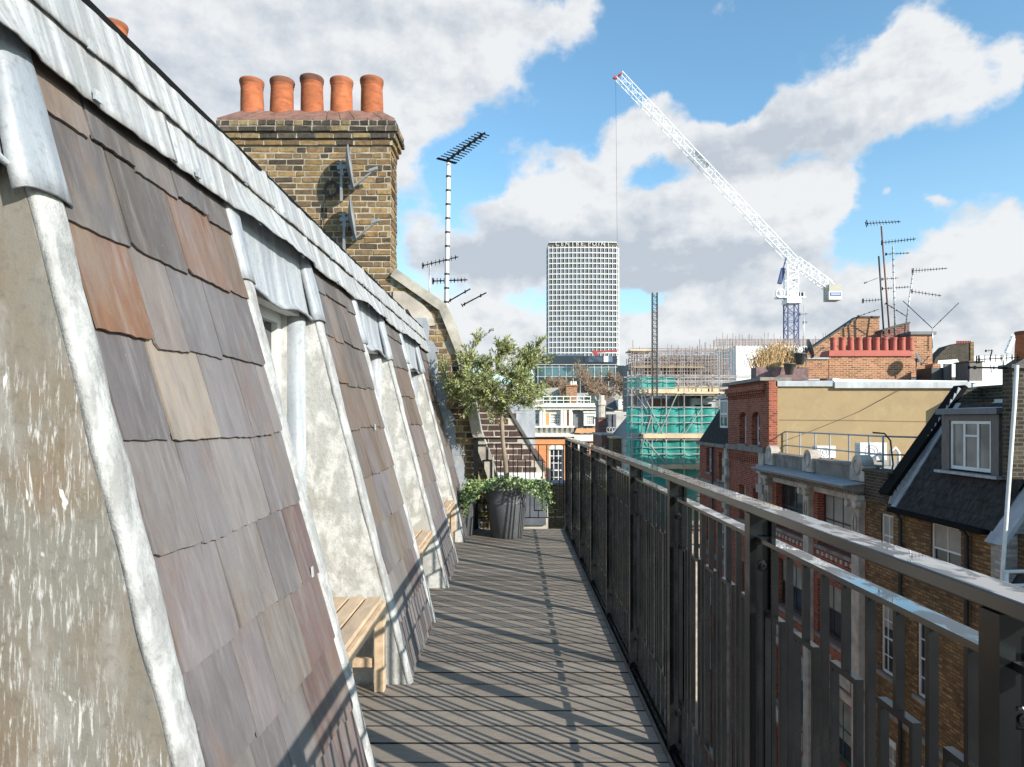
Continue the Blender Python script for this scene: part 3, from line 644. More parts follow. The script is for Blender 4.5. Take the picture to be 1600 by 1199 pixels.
# ------------------------------------------------------------------ aerials beyond the party wall
def aerial(nm, label, foot, top, r, yg, bands=True, mat='steel_light', grp='roof aerials'):
    o = thing(nm, label, 'aerial', foot, grp); m = MB(); m.sm = True; m.tube([foot, top], r, 8)
    if bands:
        f, tp = Vector(foot), Vector(top); m.m = 1
        for i in range(1, 14): p = f.lerp(tp, i / 14); m.tube([p - Vector((0, 0, r * .4)), p + Vector((0, 0, r * .4))], r * 1.15, 8)
    m.build('mast', [mat, 'cable_black'], o)
    for a, b_, n, e0, e1, th, ax in yg:
        m = MB(); yagi(m, a, b_, n, e0, e1, th, ax); m.build('antenna', 'black_edge' if th > 0 else 'steel_light', o)
    return o
A = 11.
aerial('television_aerial', 'tall banded white pole with one aerial angled upward, right of the brick stack', W(696, 560, A), W(701, 255, A), .036,
       [(W(698, 252, A), W(758, 208, A), 14, .42, .26, .013, (.72, .2, -.12)), ], True, 'white_paint')
A = 14.
aerial('television_aerial', 'low mast with a long thin aerial just left of the banded pole', W(671, 480, A), W(672, 415, A), .02, [(W(660, 416, A), W(716, 402, A), 9, .12, .1, .01, (0, 0, 1)), (W(676, 440, A), W(730, 438, A), 10, .13, .09, .012, (0, 0, 1))], False)
aerial('television_aerial', 'aerial of two slanted rods low beside the foot of the banded pole', W(690, 480, 13), W(700, 462, 13), .016, [(W(700, 472, 13), W(735, 452, 13), 3, .1, .1, .012, None), (W(722, 478, 13), W(760, 458, 13), 3, .1, .1, .012, None)], False)
# ================================================================== RAILING
XC = .667; PITCH = .939; POSTS = [2.784 + PITCH * k for k in range(-4, 7)]
rail = thing('metal_railing', 'dark steel balcony railing running down the right side of the deck', 'railing', (XC, 0, 0))
YE = POSTS[-1]
m = MB(); m.box(.632, .697, POSTS[0] - .03, YE + .03, 1.106, 1.130); m.build('top_rail', 'rail_wet', rail, bevel=.003)
m = MB(); m.box(.6345, .695, POSTS[0], YE + .03, -.3, .022); m.build('fascia_beam', 'rail_metal', rail)
def post_mb(y):
    a = MB(); a.box(.630, .651, y - .020, y + .020, -.1, 1.1055); a.box(.6512, .70, y - .004, y + .006, -.1, 1.1055); a.box(.689, .70, y - .02, y - .0045, -.1, 1.1055)
    a.prism([(.652, 1.105), (.70, 1.105), (.652, 1.07)], lambda u, d_, z: (u, d_, z), y - .018, y - .0048)
    bs = []
    for z in (.965, .165): b_ = MB(); b_.lathe([(.0155, .0), (.0155, .002), (.013, .0035), (.008, .004), (.008, .007), (.004, .0075), (.003, .004)], (0, 0, 0), 16); b_.v = [Vector((.670 + v.x, y - .0042 - v.z, z + v.y)) for v in b_.v]; bs.append(b_)
    return a, bs
def infill(y0, y1, n=5):
    a = MB(); s = .0075; a.box(.647, .688, y0 + .0065, y1 - .021, 1.034, 1.045)
    wet = a; q = MB(); q.box(.652, .684, y0 + .0065, y1 - .021, .034, .045)
    pt = (y1 - y0) / n
    def bar(yy, z0, z1): q.box(XC - .0078, XC + .0078, yy - .005, yy + .005, z0, z1)
    for k in range(n):
        c = y0 + pt * (k + .5) - .004; w_ = .049
        bar(c, .8565, 1.0338); bar(c, .0452, .2235); bar(c - w_, .2362, .8438); bar(c + w_, .2362, .8438)
        q.box(XC - .0078, XC + .0078, c - w_ - .005, c + w_ + .005, .844, .8562); q.box(XC - .0078, XC + .0078, c - w_ - .005, c + w_ + .005, .2238, .236)
        if k: bar(y0 + pt * k - .004, .0452, 1.0338)
    return a, q
for k, y in enumerate(POSTS):
    if k == 0:
        a, bs = post_mb(y); p0 = a.build('post', 'rail_metal', rail); b0 = [b_.build('bolt', 'rail_metal', p0) for b_ in bs]
        a, q = infill(y, POSTS[1]); i0 = q.build('infill_panel', 'rail_metal', rail); i1 = a.build('panel_rail', 'rail_wet', i0)
    else:
        p = p0.copy(); C.objects.link(p); p.parent = rail; p.location = (0, PITCH * k, 0); 
        for b_ in b0: bb = b_.copy(); C.objects.link(bb); bb.parent = p
        if k < len(POSTS) - 1:
            i = i0.copy(); C.objects.link(i); i.parent = rail; i.location = (0, PITCH * k, 0); ii = i1.copy(); C.objects.link(ii); ii.parent = i
# end railing across the deck
er = thing('metal_railing', 'short dark steel railing across the far end of the deck behind the olive', 'railing', (0, YE, 0))
m = MB(); m.box(-.50, .629, YE - .03, YE + .03, 1.106, 1.130); m.build('top_rail', 'rail_metal', er, bevel=.003)
m = MB(); m.box(-.50, -.44, YE - .02, YE + .02, -.1, 1.105); m.build('post', 'rail_metal', er)
m = MB(); m.box(-.4395, .629, YE - .02, YE + .02, 1.034, 1.045); m.box(-.4395, .629, YE - .016, YE + .016, .137, .148)
q = MB()
def eb(x, z0, z1): q.box(x - .0055, x + .0055, YE - .0085, YE + .0085, z0, z1)
for k in range(5):
    c = -.32 + .207 * k; eb(c, .8565, 1.0338); eb(c, .1482, .2235); eb(c - .05, .2362, .8438); eb(c + .05, .2362, .8438)
    q.box(c - .0555, c + .0555, YE - .0085, YE + .0085, .844, .8562); q.box(c - .0555, c + .0555, YE - .0085, YE + .0085, .2238, .236); eb(c + .1035, .1482, 1.0338)
m.build('panel_rail', 'rail_metal', er); q.build('infill_panel', 'rail_metal', er)
# ================================================================== BENCHES
def make_bench(y0, label):
    o = thing('slatted_bench', label, 'bench', (-.66, y0, 0), 'teak benches set in the roof recesses')
    L, x0, x1, H = .76, -1.07, -.645, .465
    m = MB(); n = 5; sw = (x1 - .012 - x0) / n
    for i in range(n): a = x0 + sw * i + .005; m.box(a, a + sw - .012, y0 + .004, y0 + L - .004, H - .022, H)
    m.build('seat', 'teak', o, bevel=.003)
    m = MB()
    m.box(x1 - .022, x1, y0 + .052, y0 + L - .052, H - .075, H - .024); m.box(x0, x0 + .022, y0 + .052, y0 + L - .052, H - .075, H - .024)
    m.box(x0 + .052, x1 - .052, y0 + .006, y0 + .028, H - .075, H - .024); m.box(x0 + .052, x1 - .052, y0 + L - .028, y0 + L - .006, H - .075, H - .024)
    m.build('frame', 'teak', o, bevel=.002)
    for xx in (x0, x1 - .05):
        for yy in (y0, y0 + L - .05): q = MB(); q.box(xx, xx + .05, yy, yy + .05, .001, H - .0235); q.build('leg', 'teak', o, bevel=.003)
    for yy in (y0 + .012, y0 + L - .038): q = MB(); q.box(x0 + .0505, x1 - .0505, yy, yy + .026, .12, .165); q.build('stretcher', 'teak', o, bevel=.002)
    return o
b1 = make_bench(2.68, 'nearest slatted teak bench in the roof recess by the deck')
for dy, lb in ((2.12, 'middle slatted teak bench, between the nearest and the farthest'), (4.12, 'farthest slatted teak bench, next to the potted olive tree')):
    c = copy_tree(b1); c.location.y += dy; c['label'] = lb
# ================================================================== POT, OLIVE, IVY
PC = Vector((wx(792, 7.9), 7.9, 0))
pt_ = thing('plant_pot', 'large round dark grey pot holding the olive tree at the deck end', 'plant pot', PC)
m = MB(); m.sm = True
m.lathe([(.178, 0), (.186, .006), (.225, .395), (.226, .40), (.224, .404), (.243, .535), (.250, .54), (.252, .57), (.246, .58), (.225, .58), (.222, .50)], PC, 48); m.build('pot_body', 'planter_grey', pt_)
m = MB(); m.lathe([(.0, .51), (.222, .51), (.2, .54), (.0, .55)], PC, 24); m.build('soil', 'soil', pt_)
m = MB(); m.hexa([(-.66, 7.95, .001), (-.49, 7.95, .001), (-.49, 8.3, .001), (-.66, 8.3, .001), (-.72, 7.92, .44), (-.46, 7.92, .44), (-.46, 8.33, .44), (-.72, 8.33, .44)])
tag(m.build('planter_box', 'planter_grey', bevel=.01), 'dark square planter in the corner left of the round pot', 'planter')
def leaf(mb, p, d_, nrm, L, w_, col):
    d_ = d_.normalized(); s = d_.cross(nrm)
    if s.length < 1e-4: return
    s = s.normalized() * w_ / 2; n2 = s.cross(d_).normalized() * w_ * .25
    b = len(mb.v); mb.v.extend([p, p + d_ * L * .45 + s + n2, p + d_ * L, p + d_ * L * .45 - s + n2, p + d_ * L * .5]); mb.col = col
    mb.face([b, b + 1, b + 4]); mb.face([b + 1, b + 2, b + 4]); mb.face([b, b + 4, b + 3]); mb.face([b + 4, b + 2, b + 3])
def rv(rr): return Vector((rr.gauss(0, 1), rr.gauss(0, 1), rr.gauss(0, 1)))
ol = thing('olive_tree', 'small olive tree with a bare stem and loose round crown in the grey pot', 'tree', PC + Vector((0, 0, .55)))
rr = random.Random(42); T = MB(); T.sm = True; Lf = MB()
base = PC + Vector((0, 0, .52)); fork = Vector((wx(784, 7.9), 7.9, 1.38))
T.tube([base, base.lerp(fork, .35) + Vector((.008, 0, 0)), base.lerp(fork, .7) + Vector((-.008, .01, 0)), fork], [.031, .026, .024, .025], 10)
CC = Vector((wx(772, 7.9), 7.9, 1.80)); tgts = []
LG = [(.21, .245, .07), (.27, .30, .10), (.33, .36, .16), (.15, .19, .055), (.40, .41, .25), (.33, .33, .09), (.10, .13, .04)]
nodes = [(fork, .016)]
while len(tgts) < 78:
    v = Vector((rr.uniform(-1, 1), rr.uniform(-1, 1), rr.uniform(-.75, 1)))
    if .25 < v.length < 1.0:
        s = 1 + .16 * mn.noise(v * 2.3 + Vector((3, 1, 0))); tgts.append(CC + Vector((v.x * .56 * s, v.y * .5 * s, v.z * .43 * s)))
tgts += [Vector((wx(840, 7.9), 7.8, wz(540, 7.9))), Vector((wx(830, 7.9), 7.9, wz(560, 7.9))), Vector((wx(847, 7.9), 7.85, wz(565, 7.9))), Vector((wx(848, 7.9), 7.9, wz(610, 7.9))), Vector((wx(752, 7.9), 7.9, wz(528, 7.9))), Vector((wx(700, 7.9), 7.9, wz(610, 7.9))), Vector((wx(697, 7.9), 8., wz(575, 7.9))), Vector((wx(690, 7.9), 8., wz(590, 7.9)))]
tgts.sort(key=lambda p: (p - fork).length)
for tg in tgts:
    i = min(range(len(nodes)), key=lambda k: (nodes[k][0] - tg).length + .35 * (nodes[k][0] - fork).length * (0 if k else .0) + (.12 if k == 0 else 0))
    p0, r0 = nodes[i]; L = (tg - p0).length; mid = p0.lerp(tg, .5) + rv(rr) * .05 * L + Vector((0, 0, -.04 * L)); r1 = max(.0022, r0 * .45)
    q1 = p0.lerp(mid, .5) + rv(rr) * .02 * L
    T.tube([p0, q1, mid, tg], [r0 * .75, r0 * .65, r0 * .55, r1], 6); nodes += [(mid, r0 * .62), (tg, r1 * 1.1)]
    for _ in range(11):
        s0 = p0.lerp(tg, rr.uniform(.35, 1)); dd = (rv(rr) * .8 + (s0 - CC).normalized() * .7 + Vector((0, 0, .65))).normalized(); tl_ = rr.uniform(.08, .19); e = s0 + dd * tl_ + rv(rr) * .012
        T.tube([s0, e], [.0022, .0012], 4, False)
        nl = int(tl_ / .0125); dens_ = .55 + .6 * mn.noise(s0 * 4.5)
        for k in range(nl):
            for sd in (-1, 1):
                if rr.random() > dens_ + .45: continue
                p = s0.lerp(e, (k + .5) / nl); side = dd.cross(rv(rr)).normalized(); ld = (dd * .9 + side * rr.uniform(.5, 1.1))
                leaf(Lf, p, ld, rv(rr).normalized(), rr.uniform(.03, .056), rr.uniform(.010, .0155), rr.choice(LG))
for _ in range(36):     # bare dead twigs low in the crown
    a = rr.uniform(0, 6.28); s0 = fork + Vector((math.cos(a) * .15, math.sin(a) * .15, rr.uniform(.05, .2))); T.tube([s0, s0 + Vector((math.cos(a) * .2, math.sin(a) * .2, rr.uniform(-.05, .12)))], [.002, .001], 4, False)
T.build('trunk', 'bark', ol); Lf.build('crown', 'leaf', ol, norm=False)
iv = thing('ivy_plant', 'green ivy trailing over the rim of the olive pot', 'ivy', PC + Vector((0, 0, .56)))
S = MB(); Lf = MB(); IG = [(.095, .165, .035), (.14, .215, .055), (.21, .28, .10), (.055, .105, .028), (.32, .37, .19)]
def ivyleaf(p, nrm, s, col):
    nrm = nrm.normalized(); u = nrm.cross(rv(rr)).normalized(); v = nrm.cross(u); b = len(Lf.v); pts = [(0, -.35), (.45, -.5), (.35, -.05), (.6, .3), (.2, .25), (0, .75), (-.2, .25), (-.6, .3), (-.35, -.05), (-.45, -.5)]
    Lf.v.append(p + nrm * s * .12); Lf.v.extend(p + u * a * s + v * c * s for a, c in pts); Lf.col = col
    for i in range(10): Lf.face([b, b + 1 + i, b + 1 + (i + 1) % 10])
for k in range(64):
    a = rr.uniform(0, 6.28) if k % 3 else rr.choice((rr.gauss(3.14, .4), rr.gauss(-.2, .4))); left = math.cos(a) < -.3; right = math.cos(a) > .3
    p = PC + Vector((math.cos(a) * rr.uniform(.05, .18), math.sin(a) * rr.uniform(.05, .18), .57)); pts = [p.copy()]; L = rr.uniform(.2, .44) * (1.2 if (left or right) else .55)
    out = Vector((math.cos(a), math.sin(a) * .8, 0)); d_ = (out + Vector((0, 0, .5))).normalized(); n = int(L / .03)
    for i in range(n):
        gr = -.16 if (p - PC).xy.length > .2 else -.02
        d_ = (d_ + Vector((0, 0, gr)) + rv(rr) * .12).normalized(); p = p + d_ * .03
        if (p - PC).xy.length < .255 and p.z < .6: p.xy = PC.xy + (p - PC).xy.normalized() * .262 if (p - PC).xy.length > .01 else p.xy; p.z = max(p.z, .02)
        p.z = max(p.z, .06); pts.append(p.copy())
        for _ in range(3 if i > 1 else 2): ivyleaf(p + rv(rr) * .018, Vector((.2, -.7, .6)) + rv(rr) * .55, rr.uniform(.015, .033), rr.choice(IG))
    S.tube(pts, .002, 4, False)
for _ in range(420):
    a = rr.uniform(0, 6.28); r = .29 * math.sqrt(rr.random()); ivyleaf(PC + Vector((r * math.cos(a), r * math.sin(a), .60 + .07 * (1 - (r / .29) ** 2) + rr.uniform(-.02, .035))), Vector((.1, -.5, .8)) + rv(rr) * .5, rr.uniform(.016, .034), rr.choice(IG))
S.build('stems', 'bark', iv); Lf.build('leaves', 'leaf', iv, norm=False)
def box_house(nm, label, cat, x0, x1, y0, y1, z1, mat, roofmat='roof_grey', wins=(), grp=None, par=.12):
    o = thing(nm, label, cat, ((x0 + x1) / 2, y0, GZ), grp); m = MB(); fn = FY(y0)
    wall(m, fn, x0, x1, GZ, z1, [w_[:4] for w_ in wins], y1 - y0); m.build('wall', mat, o)
    m = MB(); m.box(x0 - .08, x1 + .08, y0 - .08, y1, z1 + .002, z1 + par); m.build('roof', roofmat, o)
    for w_ in wins: window(o, fn, *w_[:4], w_[4] if len(w_) > 4 else 2, w_[5] if len(w_) > 5 else 2, rec=.1, bar=.05)
    return o
# ================================================================== NEXT TERRACE (left, beyond the party wall)
nb = thing('maroon_brick_house', 'end wall of dark maroon brick with white pointing behind the olive stem', 'house', (0, 12, GZ))
YN = 12.0; pr2 = [(-.75, 2.0), (-.38, 2.0), (.53, .46), (.60, -.2)]
def in_nb(u, z):
    for a, b_ in zip(pr2[1:-1], pr2[2:]):
        if b_[1] <= z <= a[1]: return u < a[0] + (b_[0] - a[0]) * (a[1] - z) / (a[1] - b_[1]) - .03
    return z < 2.0
m = MB(); m.prism([(-5, GZ), (-5, 2.0), (-.38, 2.0), (.53, .46), (.60, -.2), (.66, GZ)], FY(YN), .001, 8); m.m = 1
flemish(m, FY(YN), -1.2, .6, .42, 2.0, [(.075, .047, .04), (.065, .042, .036), (.09, .055, .046)], in_nb, 8, cr=.105, L=.24, j=.014, plain_=True); m.build('end_wall', ['stone_pale', 'old_brick'], nb)
m = MB(); m.beam((-.40, YN + .1, 2.03), (.56, YN + .1, .45), .26, .05, up=(0, 0, 1)); m.build('coping', 'dark_stone', nb)
m = MB(); m.box(-1.3, .50, YN - .12, YN - .001, .30, .42); m.build('white_ledge', 'white_paint', nb)
m = MB(); m.box(-1.3, .56, YN - .06, YN - .001, -.5, .2995); m.build('lead_apron', 'lead_dark', nb)
m = MB(); m.hexa([(-3.3, 15, GZ), (.9, 15, GZ), (.9, 22, GZ), (-3.3, 22, GZ), (-3.3, 15, .4), (.7, 15, .4), (.7, 22, .4), (-3.3, 22, .4)])
g2 = thing('brick_house', 'low red brick house seen through the end railing', 'house', (-1, 15, GZ)); m.build('wall', 'brick_far', g2)
for k, (a, b_) in enumerate(((.05, .35),)):
    pass
gr = thing('grey_gable_house', 'smooth pale grey rendered gable between the olive tree and the white house', 'house', (0, 30, GZ))
m = MB(); m.prism([(-6, GZ), (-6, 2.9), (-.2, 2.9), (.93, 2.67), (.93, GZ)], FY(30), 0, 9); m.build('gable_wall', 'lead_grey', gr)
# ------------------------------------------------------------------ white and orange house closing the street
YH = 58.; s_ = YH / F
def hx(px): return wx(px, YH)
def hz_(py): return wz(py, YH)
wh = thing('white_house', 'white stucco and orange brick house closing the end of the street, with roof terrace', 'house', (hx(885), YH, GZ))
fn = FY(YH)
m = MB(); ops = [(hx(858), hx(880), hz_(758), hz_(702)), (hx(909), hx(921), hz_(712), hz_(690))]
wall(m, fn, hx(828), hx(934), GZ, hz_(683), ops, .5); m.build('brick_wall', 'orange_brick', wh)
m = MB(); ops = [(hx(860), hx(875.5), hz_(664), hz_(647.5)), (hx(836.5), hx(842), hz_(663), hz_(648))]
wall(m, fn, hx(828), hx(895), hz_(683) + .002, hz_(636), ops, .5)
for a, b_ in ((828, 934),): fb(m, fn, hx(a), hx(b_), -.55, -.001, hz_(637), hz_(631)); fb(m, fn, hx(a), hx(b_), -.35, -.001, hz_(641), hz_(637.2))
fb(m, fn, hx(828), hx(897), -.5, -.001, hz_(669), hz_(666)); fb(m, fn, hx(828), hx(897), -.3, -.001, hz_(683), hz_(679))
for px in (850, 845, 878, 883, 891): fb(m, fn, hx(px) - .12, hx(px) + .12, -.3, -.001, hz_(666) + .01, hz_(641.2))
for k in range(8): a = hx(836 + 8 * k); m.prism([(-.48, hz_(669.2)), (-.001, hz_(669.2)), (-.001, hz_(678.5)), (-.2, hz_(675))], lambda u, d_, z: (a + d_, YH + u, z), 0, .22)
m.build('white_storey', 'stone_white', wh)
m = MB()
for a, b_ in ((852, 858), (879, 882), (885.5, 889), (842.5, 844.5)): fb(m, fn, hx(a), hx(b_), -.012, -.001, hz_(665), hz_(646))
split_build(m, 'brick_panel', 'orange_brick', wh)
window(wh, fn, hx(860), hx(875.5), hz_(664), hz_(647.5), 4, 4, rec=.1, bar=.05, edge=.08); window(wh, fn, hx(836.5), hx(842), hz_(663), hz_(648), 1, 2, rec=.1, bar=.05, gl='glass_pale')
window(wh, fn, hx(858), hx(880), hz_(758), hz_(702), 3, 5, rec=.1, bar=.07, edge=.12); window(wh, fn, hx(909), hx(921), hz_(712), hz_(690), 3, 3, rec=.1, bar=.05)
m = MB(); m.prism([(hx(857) + (hx(881) - hx(857)) * (1 - math.cos(math.pi * k / 10)) / 2, hz_(703) + .45 * math.sin(math.pi * k / 10)) for k in range(11)], fn, -.05, -.002); split_build(m, 'window_arch', 'stone_white', wh)
m = MB(); m.prism([(hx(896), hz_(669)), (hx(896), hz_(642)), (hx(931), hz_(642)), (hx(931), hz_(669))], fn, .25, .8); m.build('mansard_slope', 'slate_grey', wh)
fx = FY(YH - .15); m = MB(); wall(m, fx, hx(912), hx(930.5), hz_(666), hz_(646), [(hx(916), hx(928), hz_(664), hz_(651))], .39); fb(m, fx, hx(911), hx(931), -.12, .3, hz_(645.8), hz_(643.5)); dm = m.build('dormer', 'stone_white', wh)
window(wh, fx, hx(916), hx(928), hz_(664), hz_(651), 4, 4, rec=.08, bar=.05)
m = MB(); m.hexa([(hx(897), YH - .5, hz_(677)), (hx(930), YH - .5, hz_(677)), (hx(930), YH - .01, hz_(677)), (hx(897), YH - .01, hz_(677)), (hx(901), YH - .2, hz_(670)), (hx(930), YH - .2, hz_(670)), (hx(930), YH - .01, hz_(670)), (hx(901), YH - .01, hz_(670))]); m.build('tiled_hood', 'tile_orange', wh)
m = MB(); fb(m, fn, hx(897), hx(934), -.25, -.001, hz_(690), hz_(678.5)); fb(m, fn, hx(897), hx(908), -.08, -.001, hz_(712), hz_(690) - .01); m.build('white_band', 'stone_white', wh)
m = MB(); m.prism([(hx(836), hz_(631)), (hx(838), hz_(605)), (hx(877), hz_(603)), (hx(884), hz_(631))], FY(YH + 4), 0, 5); m.build('lead_attic', 'roof_pale', wh)
m = MB(); fb(m, FY(YH + 3.9), hx(905), hx(928), 0, 3, hz_(631), hz_(612)); m.build('attic_box', 'lead_grey', wh)
m = MB()
for z in (620, 626): fb(m, fn, hx(838), hx(924), .3, .36, hz_(z) - .04, hz_(z) + .03)
for k in range(9): fb(m, fn, hx(838 + 10.6 * k), hx(838 + 10.6 * k) + .06, .28, .38, hz_(631), hz_(619))
m.build('terrace_railing', 'white_paint', wh)
m = MB(); fb(m, FY(YH + 3), hx(889), hx(907), 0, 1, hz_(634), hz_(601.5)); fb(m, FY(YH + 3), hx(888), hx(908), -.1, 1.1, hz_(601.4), hz_(599)); ch = m.build('chimney', 'brick_orange', wh)
for px in (897.5, 901.5, 905): mm = MB(); mm.lathe([(.11, 0), (.09, .3), (.1, .32)], (hx(px), YH + 3.5, hz_(599)), 10); mm.build('chimney_pot', 'stone_white', ch)
for k, px in enumerate((884, 856, 919)):
    mm = MB(); q = random.Random(k); mm.sm = False
    for _ in range(160): p = Vector((hx(px), YH + .9, hz_(625))) + Vector((q.gauss(0, .3), q.gauss(0, .15), q.gauss(0, .22))); leaf(mm, p, rv(q), rv(q).normalized(), .2, .12, (.08, .12, .04))
    tag(mm.build('terrace_shrub', 'leaf', norm=False), ['round shrub on the white roof terrace, middle one', 'small shrub at the left of the white roof terrace', 'small shrub at the right end of the white roof terrace'][k], 'shrub', 'shrubs on the far roof terrace')
box_house('slate_roof_house', 'low grey roofed house below the arched window, seen through the end railing', 'house', wx(800, 45), wx(886, 45), 45, 47, wz(758, 45), 'brick_brown', 'slate_grey')
# ------------------------------------------------------------------ houses stepping down the street on the right side of the gap
Y = 50.
o = box_house('brick_house', 'narrow dark red brick house beside the white house at the street end', 'house', wx(935, Y), wx(948, Y), Y, Y + 2, wz(655, Y), 'brick_far', 'dark_stone')
m = MB(); m.lathe([(.35, 0), (.35, .9), (.42, .95), (.42, 1.3), (.3, 1.35), (.3, 1.7)], (wx(941, Y), Y + 1, wz(654, Y)), 12); m.build('chimney', 'stone_pale', o)
Y = 46.
o = box_house('brick_house', 'low red brick house with small windows below the far blue-grey dormers', 'house', wx(940, Y), wx(957, Y), Y, Y + 5, wz(681, Y), 'brick_far', 'stone_pale', [(wx(942.5, Y), wx(945.5, Y), wz(703, Y), wz(697, Y)), (wx(950, Y), wx(953.5, Y), wz(703, Y), wz(697, Y))])
Y = 44.
o = box_house('brick_house', 'low tan brick house between the red house and the scaffold', 'house', wx(957.2, Y), wx(984, Y), Y, Y + 5, wz(686, Y), 'brick_tan', 'timber_board')
Y = 62.
o = thing('dormer_house', 'pale roofed house with blue-grey dormers left of the green netting', 'house', (wx(962, Y), Y, GZ)); m = MB(); m.box(wx(938, Y), wx(990, Y), Y, Y + 6, GZ, wz(676, Y)); m.build('wall', 'brick_far', o)
m = MB(); m.hexa([(wx(940, Y), Y, wz(676, Y)), (wx(985, Y), Y, wz(676, Y)), (wx(985, Y), Y + 6, wz(676, Y)), (wx(940, Y), Y + 6, wz(676, Y)), (wx(952, Y), Y + 2, wz(644, Y)), (wx(984, Y), Y + 2, wz(644, Y)), (wx(984, Y), Y + 5, wz(644, Y)), (wx(952, Y), Y + 5, wz(644, Y))]); m.build('mansard_slope', 'roof_pale', o)
for a in (950, 957): m = MB(); m.box(wx(a, Y), wx(a + 5, Y), Y - .3, Y + 2, wz(672, Y), wz(648, Y)); m.build('dormer', 'lead_dark', o)
m = MB(); 
for z in (669, 676): m.box(wx(941, Y), wx(972, Y), Y - 1, Y - .94, wz(z, Y), wz(z, Y) + .07)
for k in range(8): m.box(wx(941 + 4.3 * k, Y), wx(941 + 4.3 * k, Y) + .06, Y - 1, Y - .94, wz(682, Y), wz(668, Y))
m.build('terrace_railing', 'steel_light', o)
Y = 80.
o = box_house('white_house', 'white house with one small dormer window left of the scaffold top', 'house', wx(940, Y), wx(996, Y), Y, Y + 8, wz(642, Y), 'stone_white', 'dark_stone', [(wx(946, Y), wx(952, Y), wz(652, Y), wz(646, Y)), (wx(970, Y), wx(974, Y), wz(640, Y) - .9, wz(640, Y) - .3)])
m = MB(); m.hexa([(wx(940, Y), Y + .2, wz(641, Y)), (wx(966, Y), Y + .2, wz(641, Y)), (wx(966, Y), Y + 7, wz(641, Y)), (wx(940, Y), Y + 7, wz(641, Y)), (wx(944, Y), Y + 3, wz(621, Y)), (wx(966, Y), Y + 3, wz(621, Y)), (wx(966, Y), Y + 5, wz(621, Y)), (wx(944, Y), Y + 5, wz(621, Y))]); m.build('roof_slope', 'slate_brown', o)
m = MB(); wall(m, FY(Y - .1), wx(966, Y), wx(980, Y), wz(641, Y), wz(625, Y), [(wx(971, Y), wx(976.5, Y), wz(635, Y), wz(628, Y))], 3); m.build('dormer', 'stone_white', o); window(o, FY(Y - .1), wx(971, Y), wx(976.5, Y), wz(635, Y), wz(628, Y), 2, 2, rec=.1, bar=.05)
# ------------------------------------------------------------------ distant roofs filling in
rr = random.Random(77)
mats = ['stone_pale', 'brick_far', 'stone_white', 'brick_tan', 'roof_pale', 'brick_orange']
DL = ['pale stone block', 'dull red brick block', 'white block', 'tan brick block', 'pale roofed block', 'orange brick block']
for k, (px0, px1, py, Y) in enumerate(((835, 872, 601, 120), (1130, 1180, 560, 130), (1500, 1640, 580, 95), (600, 770, 640, 90), (930, 975, 606, 150), (1180, 1420, 596, 60), (985, 1010, 596, 170), (1420, 1700, 612, 50), (1600, 1900, 590, 90), (1700, 2100, 640, 40))):
    mi = k % 6; ps = ['left of the far chimney', 'behind the white-sheeted site', 'at the far right skyline', 'hidden behind the party wall', 'below the bare trees', 'behind the tan wall', 'behind the scaffold top', 'behind the right chimneys', 'past the right edge', 'beyond the right drainpipe'][k]
    box_house('far_building', 'distant ' + DL[mi] + ' ' + ps, 'building', wx(px0, Y), wx(px1, Y), Y, Y + 14, wz(py, Y), mats[mi], 'roof_grey')
# ------------------------------------------------------------------ SCAFFOLDED BUILDING WITH GREEN NETTING
Y = 38.; sb = thing('scaffolded_building', 'grey mansard building wrapped in scaffold and teal netting beside the red house', 'building', (wx(1060, Y), Y, GZ))
X0, X1 = wx(989, Y), wx(1185, Y)
m = MB(); fn = FY(Y + 1.6); wall(m, fn, X0 + .3, X1, GZ, wz(690, Y), [(wx(1035, Y), wx(1047, Y), wz(728, Y), wz(701, Y)), (wx(1080, Y), wx(1095, Y), wz(728, Y), wz(701, Y)), (wx(1035, Y), wx(1047, Y), wz(775, Y), wz(745, Y))], 10); m.build('wall', 'stone_pale', sb)
for q in ((1035, 1047, 728, 701), (1080, 1095, 728, 701), (1035, 1047, 775, 745)): window(sb, fn, wx(q[0], Y), wx(q[1], Y), wz(q[2], Y), wz(q[3], Y), 2, 2, rec=.1, bar=.06, gl='glass_pale')
m = MB(); m.prism([(wx(1000, Y), wz(690, Y)), (wx(1062, Y), wz(615, Y)), (X1, wz(615, Y)), (X1, wz(690, Y))], fn, .02, 9.9); m.build('mansard_slope', 'slate_grey', sb)
m = MB(); m.box(wx(1030, Y), wx(1050, Y), Y + 1.5, Y + 3, wz(690, Y), wz(622, Y)); m.build('dark_stair_tower', 'brick_far', sb)
m = MB(); wall(m, FY(Y + 1.1), wx(1088, Y), wx(1127, Y), wz(680, Y), wz(622, Y), [(wx(1093, Y), wx(1121, Y), wz(668, Y), wz(631, Y))], 2.2); m.build('dormer', 'lead_grey', sb)
window(sb, FY(Y + 1.1), wx(1093, Y), wx(1121, Y), wz(668, Y), wz(631, Y), 2, 2, rec=.1, bar=.06, fr='lead_grey')
m = MB()
for a, b_ in ((1060, 1082), (1082.6, 1103), (1104, 1113), (1116, 1132)): m.box(wx(a, Y), wx(b_, Y), Y + .9, Y + 2, wz(612.5, Y), wz(602.5, Y))
split_build(m, 'roof_plywood', 'timber_board', sb)
sf = MB(); rr = random.Random(12)
for yy in (Y, Y + 1.3):
    for px in (987, 1003, 1019, 1041, 1069, 1096, 1124, 1150): x = wx(px, Y); sf.tube([(x, yy, GZ), (x, yy, wz(584 - rr.uniform(0, 8), Y))], .032, 5)
    for py in (588, 596, 607, 618, 637, 650, 661, 678, 688, 700, 710, 727, 745, 760, 776, 800, 830): sf.tube([(X0 - .3, yy, wz(py, Y)), (X1, yy, wz(py, Y))], .030, 5)
